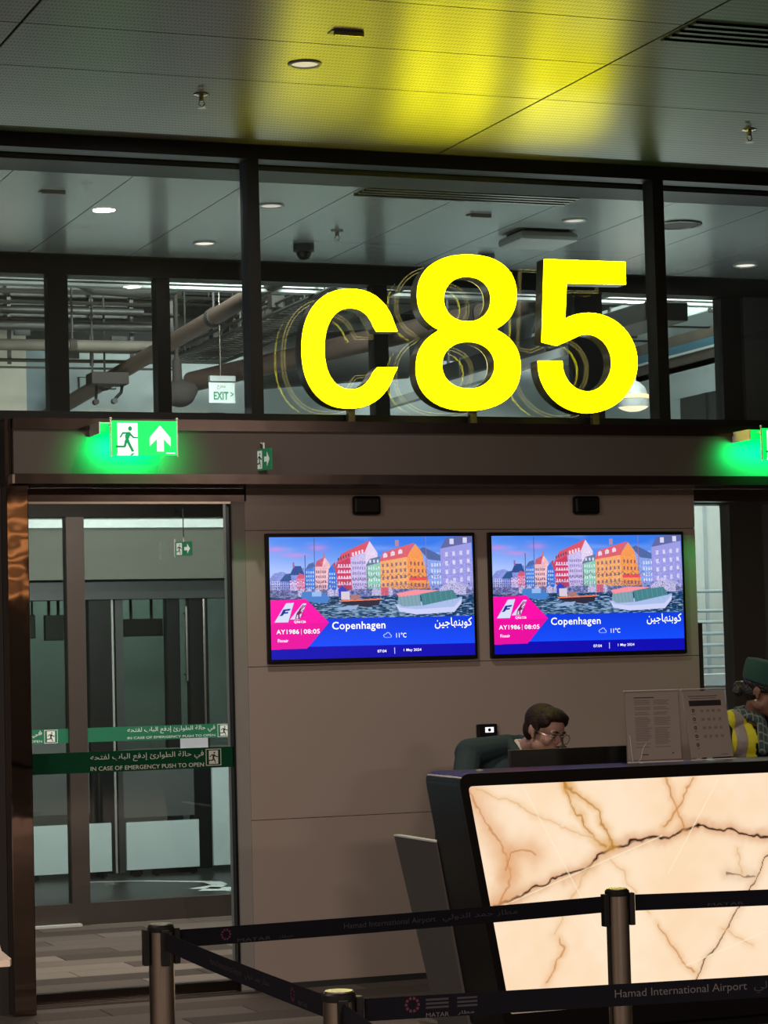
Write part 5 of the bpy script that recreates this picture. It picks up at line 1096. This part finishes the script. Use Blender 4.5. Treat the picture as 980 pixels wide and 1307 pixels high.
# court on the right: pier, guard rail, white cabinet
t = thing('concrete_pier', 'pale concrete pier with a cut top corner outside the right window', 'pier', (9.6, 17.9, 0))
m = MB(); m.prism_xz([(9.05, 0), (9.905, 0), (9.905, 2.79), (9.86, 2.86), (9.05, 2.86)], 17.86, 18.2); m.obj('body', 'concrete', t)
MB().box(9.74, 17.85, .0, 9.77, 17.859, 2.85).obj('joint', 'rail_grey', t)
t = thing('guard_rail', 'grey guard rail of level bars outside the right window', 'rail', (9.4, 17.2, 0))
for z in (1.50, 1.585, 1.675, 1.765, 1.855, 1.945, 2.10): MB().cyl((8.9, 17.2, z), (9.98, 17.2, z), .014, 10).obj('bar', 'rail_grey', t, True)
for x in (8.92, 9.95): MB().cyl((x, 17.2, 0), (x, 17.2, 2.12), .02, 10).obj('upright', 'rail_grey', t, True)
t = thing('white_cabinet', 'low white cabinet outside the right window under the rail', 'cabinet', (9.5, 16.8, 0))
MB().box(9.08, 16.7, 0, 9.97, 17.1, 1.36).obj('body', 'white_box', t); MB().box(9.06, 16.68, 1.361, 9.985, 17.12, 1.45).obj('lid', 'white_box', t)
lettering('faint_marks', '- - -  - -', 'rail_grey', (9.20, 1.24, 9.36, 1.29), (0, 16.699, 0), (1, 0, 0), (0, 0, 1), t)
tag(MB().box(6.652, 12.3, 0, 6.682, 12.36, 1.785).obj('upright_post', 'black'), 'thin black upright post just past the wall end', 'post')
# ================================================================== PEOPLE
def head_parts(M, female=False):
    R = M.to_3x3().to_4x4(); k = .95 if female else 1.0
    def e(c, r): return ('e', M @ (Vector(c)*k), tuple(q*k for q in r), R)
    def c(a, ra, b_, rb): return ('c', M @ (Vector(a)*k), ra*k, M @ (Vector(b_)*k), rb*k)
    P = [e((0, .018, .038), (.074, .096, .082)), e((0, -.028, -.035), (.059, .064, .078)), e((0, -.066, -.098), (.022, .020, .018)), e((0, -.045, .035), (.061, .046, .052)),
         e((0, -.052, -.07), (.042, .042, .042)), e((.030, -.084, .020), (.024, .010, .008)), e((-.030, -.084, .020), (.024, .010, .008)),
         e((.042, -.060, -.026), (.023, .022, .024)), e((-.042, -.060, -.026), (.023, .022, .024)), e((.047, -.008, -.062), (.022, .032, .03)), e((-.047, -.008, -.062), (.022, .032, .03)),
         c((0, -.088, .010), .0075, (0, -.110, -.030), .0115), e((0, -.104, -.034), (.017, .013, .009)), e((.0125, -.099, -.036), (.008, .010, .008)), e((-.0125, -.099, -.036), (.008, .010, .008)),
         e((0, -.091, -.060), (.023, .011, .0055)), e((0, -.089, -.0715), (.020, .011, .0065)),
         e((.031, -.080, .013), (.017, .010, .006)), e((-.031, -.080, .013), (.017, .010, .006)), e((.031, -.079, -.010), (.016, .009, .005)), e((-.031, -.079, -.010), (.016, .009, .005))]
    for s in (-1, 1):
        P += [e((s*.077, .016, .004), (.008, .021, .026)), e((s*.079, .022, .010), (.010, .010, .022)), e((s*.074, .006, -.022), (.008, .009, .014)), e((s*.083, .028, .006), (.005, .006, .026))]
    return P
def hand_parts(wrist, d, up, side):
    """palm, four bent fingers of unequal length, thumb from the side of the palm"""
    d = Vector(d).normalized(); up = Vector(up); up = (up-d*up.dot(d)).normalized(); x = d.cross(up)*side; w = Vector(wrist); P = []
    for o, L in ((-.030, .094), (-.010, .10), (.010, .098), (.029, .09)): P.append(('c', w+x*o*.6+d*.01, .012, w+x*o+d*L*.92, .0105))
    for o, L, r in ((-.032, .070, .0080), (-.011, .080, .0086), (.011, .074, .0084), (.031, .058, .0075)):
        a = w+x*o+d*.088; b_ = a+d*L*.45-up*.006; c_ = b_+d*L*.32-up*L*.22; e_ = c_+d*L*.15-up*L*.25
        P += [('c', a, r*1.08, b_, r), ('c', b_, r, c_, r*.92), ('c', c_, r*.92, e_, r*.8)]
    t0 = w-x*.024+d*.028; t1 = t0-x*.030+d*.030-up*.008; t2 = t1-x*.008+d*.030-up*.006
    P += [('c', t0, .0125, t1, .0105), ('c', t1, .0105, t2, .0085)]
    return P
def local_blob(parts, root, voxel, iters, name):
    off = OFFS[root.name]; out = []
    for p in parts:
        out.append(('e', Vector(p[1])-off, p[2])+tuple(p[3:]) if p[0] == 'e' else ('c', Vector(p[1])-off, p[2], Vector(p[3])-off, p[4]))
    return blob_mesh(out, voxel, iters, name)
def bodyparts(hip, chest, neck, sh, el, wr, knees, ankles, k=1.0):
    P = [('c', hip, .105*k, chest, .112*k), ('c', chest, .092*k, neck, .048), ('e', Vector(hip), (.145*k, .11*k, .11*k))]
    for s in range(2):
        P += [('c', Vector(chest)+Vector((0, 0, .03)), .060*k, sh[s], .036*k), ('c', sh[s], .036*k, el[s], .039*k), ('c', el[s], .039*k, wr[s], .026*k)]
        h = Vector(hip)+Vector(((-.09 if s == 0 else .09), 0, -.02)); P += [('c', h, .085*k, knees[s], .055*k), ('c', knees[s], .054*k, ankles[s], .036*k)]
        a = Vector(ankles[s]); P += [('c', a+Vector((0, .02, -.03)), .038, a+Vector((0, -.13, -.045)), .030)]
    return P
def face_details(t, M, k, skin_brow, wire, lens_dz=0.0):
    off = OFFS[t.name]
    def W_(p): return M @ (Vector(p)*k)
    for s in (-1, 1):
        e = MB().ball(W_((s*.031, -.0765, .0015)), .0125*k, 3).obj('eye', 'eye_white', t, True); MB().ball(W_((s*.031, -.0858, -.0015)), .0052*k, 2).obj('iris', 'iris', e, True)
        MB().tube([W_((s*.014, -.0955, .022)), W_((s*.030, -.0965, .028)), W_((s*.048, -.085, .024))], [.0032*k, .004*k, .002*k], 6).obj('eyebrow', skin_brow, t, True)
        MB().tube([W_((s*.016, -.0885, .0085)), W_((s*.031, -.0915, .0095)), W_((s*.045, -.083, .006))], .0016*k, 5).obj('lash_line', skin_brow, t, True)
    g = MB()
    for s in (-1, 1):
        c = Vector((s*.034, -.110, -.006+lens_dz)); pts = [W_(c+Vector((.0265*math.cos(a*PI/10), -.003*math.cos(a*PI/10)*s*-1, .0225*math.sin(a*PI/10)))) for a in range(21)]
        g.tube(pts, .0014*k, 6); g.tube([W_((s*.060, -.108, .002+lens_dz)), W_((s*.078, -.085, .006)), W_((s*.083, .0, .010)), W_((s*.083, .022, .0))], .0013*k, 6)
    g.tube([W_((-.008, -.111, .0+lens_dz)), W_((0, -.114, .004+lens_dz)), W_((.008, -.111, .0+lens_dz))], .0013*k, 6)
    gl = g.obj('glasses', wire, t, True)
    for s in (-1, 1):
        m = MB(); m.bm.faces.new([m.bm.verts.new(W_((s*.034+.0255*math.cos(a*PI/10), -.1105, -.006+lens_dz+.0215*math.sin(a*PI/10)))) for a in range(20)]); m.obj('lens', 'acrylic', gl)
    MB().ball((0, 0, 0), 1, 2).xf(Matrix.Translation(W_((0, -.0975, -.0615))) @ M.to_3x3().to_4x4() @ Matrix.Diagonal((.019*k, .006*k, .0035*k, 1))).obj('upper_lip', 'lips', t, True)
    MB().ball((0, 0, 0), 1, 2).xf(Matrix.Translation(W_((0, -.0955, -.0715))) @ M.to_3x3().to_4x4() @ Matrix.Diagonal((.016*k, .006*k, .0045*k, 1))).obj('lower_lip', 'lips', t, True)

# ---- seated man in a dark teal suit
man = thing('person', 'man with glasses and dark hair in a teal suit, seated behind the monitor', 'person', (4.88, 10.95, 0), 'staff at the desk')
HM = Matrix.Translation((4.954, 10.66, 1.260)) @ Matrix.Rotation(math.radians(22), 4, 'Z') @ Matrix.Rotation(math.radians(16), 4, 'X') @ Matrix.Rotation(math.radians(3), 4, 'Y')
hip, chest, neck = (4.86, 11.10, .58), (4.875, 10.92, 1.02), (4.925, 10.80, 1.18)
sh = [(4.645, 10.86, 1.165), (5.09, 10.84, 1.14)]; el = [(4.50, 10.66, .89), (5.22, 10.62, .88)]; wr = [(4.66, 10.40, .795), (5.06, 10.38, .795)]
kn = [(4.74, 10.66, .50), (4.98, 10.66, .50)]; an = [(4.72, 10.74, .10), (5.0, 10.74, .10)]
P = head_parts(HM)+bodyparts(hip, chest, neck, sh, el, wr, kn, an, .9)+[('c', neck, .056, HM @ Vector((0, .022, -.055)), .052)]
P += hand_parts(wr[0], (.25, -.97, -.10), (0, 0, 1), 1)+hand_parts(wr[1], (-.2, -.97, -.10), (0, 0, 1), -1)
link_mesh('body', local_blob(P, man, .0045, 5, 'body'), 'skin_man', man)
R4 = HM.to_3x3().to_4x4()
def hp(c, r, M=HM, R=R4): return ('e', M @ Vector(c), r, R)
hair = [hp((0, .028, .050), (.081, .098, .082)), hp((0, .060, .000), (.070, .062, .070)), hp((0, -.025, .092), (.066, .072, .036)), hp((.03, -.058, .086), (.038, .034, .024)), hp((-.03, -.052, .088), (.042, .034, .024)), hp((.058, -.030, .066), (.024, .046, .034)), hp((-.060, -.026, .062), (.022, .044, .034)),
        hp((.073, .010, .036), (.012, .030, .034)), hp((-.073, .010, .036), (.012, .030, .034)), hp((.074, -.012, .012), (.008, .010, .022)), hp((-.074, -.012, .012), (.008, .010, .022))]
link_mesh('hair', local_blob(hair, man, .0045, 5, 'hair'), 'hair_dark', man)
face_details(man, HM, 1.0, 'hair_dark', 'wire')
suit = [('c', (4.86, 11.10, .62), .145, (4.86, 10.94, .98), .150), ('e', Vector((4.865, 10.92, 1.06)), (.195, .135, .12)), ('c', (4.850, 10.865, 1.20), .052, (4.645, 10.86, 1.165), .074), ('c', (4.96, 10.85, 1.18), .055, (5.085, 10.84, 1.14), .072), ('c', (4.83, 10.89, 1.20), .05, (4.98, 10.88, 1.19), .05)]
for s in range(2):
    suit += [('c', sh[s], .070, el[s], .058), ('c', el[s], .058, Vector(wr[s])+Vector((0, .03, .005)), .040)]
link_mesh('jacket', local_blob(suit, man, .007, 4, 'jacket'), 'suit_teal', man)
col = [('c', (4.873, 10.82, 1.215), .012, (4.888, 10.762, 1.165), .014), ('c', (4.978, 10.82, 1.20), .012, (4.965, 10.755, 1.155), .014), ('c', (4.873, 10.82, 1.215), .012, (4.925, 10.862, 1.215), .012), ('c', (4.978, 10.82, 1.20), .012, (4.925, 10.862, 1.215), .012)]
link_mesh('shirt_collar', local_blob(col, man, .005, 2, 'collar'), 'shirt', man)
lap = [('c', (4.845, 10.845, 1.218), .024, (4.848, 10.745, 1.14), .032), ('c', (5.008, 10.84, 1.20), .024, (4.99, 10.735, 1.12), .032), ('c', (4.845, 10.845, 1.218), .024, (4.925, 10.895, 1.222), .024), ('c', (5.008, 10.84, 1.20), .024, (4.925, 10.895, 1.222), .024)]
link_mesh('lapel', local_blob(lap, man, .005, 2, 'lapel'), 'suit_teal', man)
link_mesh('tie', local_blob([('c', (4.925, 10.765, 1.14), .016, (4.90, 10.755, .95), .022)], man, .006, 2, 'tie'), 'tie', man)
pants = [('c', (4.80, 11.10, .58), .115, (4.74, 10.66, .51), .080), ('c', (4.92, 11.10, .58), .115, (4.98, 10.66, .51), .080), ('c', (4.74, 10.66, .50), .075, (4.72, 10.74, .13), .055), ('c', (4.98, 10.66, .50), .075, (5.0, 10.74, .13), .055)]
link_mesh('trousers', local_blob(pants, man, .010, 3, 'trousers'), 'trousers', man)
for x in (4.72, 5.0):
    m_ = local_blob([('c', (x, 10.76, .055), .050, (x, 10.62, .042), .042), ('c', (x, 10.75, .06), .045, (x, 10.745, .11), .042)], man, .008, 2, 'shoe'); link_mesh('shoe', m_, 'shoe', man)
ch = thing('office_chair', 'dark office chair under the seated man, hidden behind the desk', 'chair', (4.86, 11.1, 0))
MB().box(4.62, 10.86, .39, 5.10, 11.33, .455, .02).obj('seat', 'chair_fabric', ch); MB().box(4.64, 11.335, .46, 5.08, 11.39, .98, .02).obj('backrest', 'chair_fabric', ch)
MB().cyl((4.86, 11.1, .06), (4.86, 11.1, .389), .028, 14).obj('column', 'black', ch); MB().box(4.83, 11.25, .40, 4.89, 11.334, .50).obj('back_bar', 'black', ch)
for i in range(5):
    a = 2*PI*i/5+.3; d = Vector((math.cos(a), math.sin(a), 0)); l = MB().cyl(Vector((4.86, 11.1, .075)), Vector((4.86, 11.1, .065))+d*.27, .018, 8).obj('leg', 'black', ch); MB().ball(Vector((4.86, 11.1, .028))+d*.27, .028).obj('caster', 'black', l, True)

# ---- woman in a hat, scarf and yellow vest
wo = thing('person', 'woman in teal hat, scarf and yellow reflective vest at the right edge', 'person', (6.14, 10.80, 0), 'staff at the desk')
HW = Matrix.Translation((6.150, 10.68, 1.452)) @ Matrix.Rotation(math.radians(44), 4, 'Z') @ Matrix.Rotation(math.radians(20), 4, 'X')
RW = HW.to_3x3().to_4x4(); kf = .95
def wp(c, r): return ('e', HW @ (Vector(c)*kf), tuple(q*kf for q in r), RW)
hip, chest, neck = (6.16, 10.86, .92), (6.14, 10.82, 1.20), (6.135, 10.765, 1.34)
sh = [(5.985, 10.80, 1.305), (6.32, 10.76, 1.295)]; el = [(5.93, 10.74, 1.05), (6.40, 10.66, 1.04)]; wr = [(6.02, 10.50, .90), (6.32, 10.44, .92)]
kn = [(6.08, 10.82, .50), (6.24, 10.80, .50)]; an = [(6.07, 10.86, .10), (6.25, 10.84, .10)]
P = head_parts(HW, True)+bodyparts(hip, chest, neck, sh, el, wr, kn, an, .82)+[('c', neck, .050, HW @ Vector((0, .022, -.055)), .047)]
P += hand_parts(wr[0], (.35, -.92, -.15), (0, 0, 1), 1)+hand_parts(wr[1], (-.3, -.92, -.15), (0, 0, 1), -1)
link_mesh('body', local_blob(P, wo, .0045, 5, 'body'), 'skin_woman', wo)
hair = [wp((0, .030, .045), (.082, .096, .078)), wp((0, .055, -.005), (.072, .066, .065)), wp((.066, -.008, .045), (.018, .05, .04)), wp((-.066, -.008, .045), (.018, .05, .04)), wp((0, -.045, .078), (.062, .042, .028))]
link_mesh('hair', local_blob(hair, wo, .0045, 2, 'hair'), 'hair_black', wo)
bun = [wp((0, .125, -.020), (.040, .036, .042)), wp((.02, .13, -.004), (.028, .028, .028)), wp((-.022, .128, -.036), (.028, .028, .028)), wp((-.012, .142, -.006), (.022, .022, .024)), wp((0, .10, .0), (.03, .03, .03))]
link_mesh('hair_bun', local_blob(bun, wo, .0045, 1, 'bun'), 'hair_black', wo)
b = MB(); n = 40
prof = [(1.0, 1.0, -.012), (1.02, 1.02, .004), (1.0, 1.0, .045), (.95, .95, .085), (.88, .89, .097), (.5, .55, .100), (0, 0, .096)]
rings = []
for fx, fy, z in prof:
    if fx == 0: rings.append([b.bm.verts.new((0, 0, z))]); continue
    rings.append([b.bm.verts.new((.090*fx*math.cos(2*PI*i/n), .104*fy*math.sin(2*PI*i/n), z+.014*math.sin(2*PI*i/n)*(1 if z < .07 else .5))) for i in range(n)])
for A, B in zip(rings, rings[1:]):
    for i in range(n):
        if len(B) == 1: b.bm.faces.new((A[i], A[(i+1) % n], B[0]))
        else: b.bm.faces.new((A[i], A[(i+1) % n], B[(i+1) % n], B[i]))
b.bm.faces.new(rings[0][::-1]); b.xf(HW @ Matrix.Translation((0, .022, .062)) @ Matrix.Rotation(math.radians(-10), 4, 'X')); b.obj('hat', 'hat_teal', wo, True, 50)
face_details(wo, HW, kf, 'hair_black', 'gold_wire', -.010)
MB().ball(HW @ Vector((-.078, .006, -.040)), .0055).obj('earring', 'pearl', wo, True)
jk = [('c', (6.16, 10.86, .80), .125, (6.14, 10.83, 1.14), .115), ('e', Vector((6.145, 10.81, 1.21)), (.16, .110, .11)), ('c', (6.07, 10.79, 1.315), .044, sh[0], .050), ('c', (6.20, 10.775, 1.31), .044, sh[1], .050), ('c', (6.08, 10.80, 1.33), .035, (6.17, 10.79, 1.33), .035)]
for s in range(2): jk += [('c', sh[s], .052, el[s], .046), ('c', el[s], .046, Vector(wr[s])+Vector((0, .03, .005)), .034)]
link_mesh('jacket', local_blob(jk, wo, .007, 3, 'jacket'), 'navy', wo)
vst = [('c', (6.16, 10.86, .82), .150, (6.14, 10.83, 1.14), .138), ('e', Vector((6.145, 10.81, 1.21)), (.172, .130, .122)), ('c', (6.065, 10.785, 1.318), .054, (6.015, 10.795, 1.312), .057), ('c', (6.21, 10.775, 1.31), .054, (6.28, 10.765, 1.30), .057)]
vm = local_blob(vst, wo, .006, 3, 'vest'); off = OFFS[wo.name]
bm = bmesh.new(); bm.from_mesh(vm)
def gone(c):
    x, y, z = c.x+off.x, c.y+off.y, c.z+off.z
    front = y < 10.80
    vee = abs(x-6.150-(.02 if z > 1.2 else 0)) < .022+max(0, z-1.05)*.20
    return (front and vee) or z < .80 or (z > 1.30 and abs(x-6.14) < .055) or ((x < 5.965 or x > 6.325) and z > 1.08)
bmesh.ops.delete(bm, geom=[f for f in bm.faces if gone(f.calc_center_median())], context='FACES'); bm.to_mesh(vm)
v = link_mesh('vest', vm, 'vest_yellow', wo); v.modifiers.new('cloth', 'SOLIDIFY').thickness = .003
for px_ in (6.15-.132, 6.15-.088, 6.15+.088, 6.15+.132): bmesh.ops.bisect_plane(bm, geom=bm.faces[:]+bm.edges[:]+bm.verts[:], plane_co=(px_-off.x, 0, 0), plane_no=(1, 0, 0))
for pz_ in (.90, .95): bmesh.ops.bisect_plane(bm, geom=bm.faces[:]+bm.edges[:]+bm.verts[:], plane_co=(0, 0, pz_-off.z), plane_no=(0, 0, 1))
for f in list(bm.faces):
    c = f.calc_center_median(); x, z = c.x+off.x, c.z+off.z
    xs_ = abs(x-6.15); keep = (.088 < xs_ < .132) or (.90 < z < .95)
    if not keep: bm.faces.remove(f)
bmesh.ops.delete(bm, geom=[q for q in bm.verts if not q.link_faces], context='VERTS'); bm.normal_update()
for q in bm.verts: q.co += q.normal*.0035
st = bpy.data.meshes.new('stripe'); bm.to_mesh(st); bm.free(); st.materials.clear(); link_mesh('reflective_stripe', st, 'vest_stripe', v, None, True)
sc_ = [('c', (6.055, 10.785, 1.360), .026, (6.10, 10.715, 1.335), .028), ('c', (6.185, 10.775, 1.355), .026, (6.135, 10.71, 1.335), .028), ('c', (6.055, 10.785, 1.36), .025, (6.12, 10.83, 1.365), .025), ('c', (6.185, 10.775, 1.355), .025, (6.12, 10.83, 1.365), .025), ('e', Vector((6.125, 10.695, 1.318)), (.034, .026, .026)), ('c', (6.13, 10.685, 1.30), .022, (6.135, 10.68, 1.16), .024), ('c', (6.14, 10.685, 1.30), .022, (6.165, 10.675, 1.18), .032)]
link_mesh('scarf', local_blob(sc_, wo, .005, 1, 'scarf'), 'scarf', wo)
sk = [('c', (6.09, 10.86, .86), .105, (6.08, 10.83, .52), .080), ('c', (6.22, 10.86, .86), .105, (6.24, 10.81, .52), .080), ('c', (6.08, 10.83, .52), .075, (6.07, 10.86, .12), .058), ('c', (6.24, 10.81, .52), .075, (6.25, 10.84, .12), .058)]
link_mesh('trousers', local_blob(sk, wo, .010, 3, 'trousers'), 'navy', wo)
for x, y in ((6.07, 10.86), (6.25, 10.84)):
    link_mesh('shoe', local_blob([('c', (x, y+.02, .050), .045, (x, y-.14, .038), .038)], wo, .008, 2, 'shoe'), 'shoe', wo)

wo.scale = (1, 1, .972)
wo.location.x -= .018
man.location.x -= .025
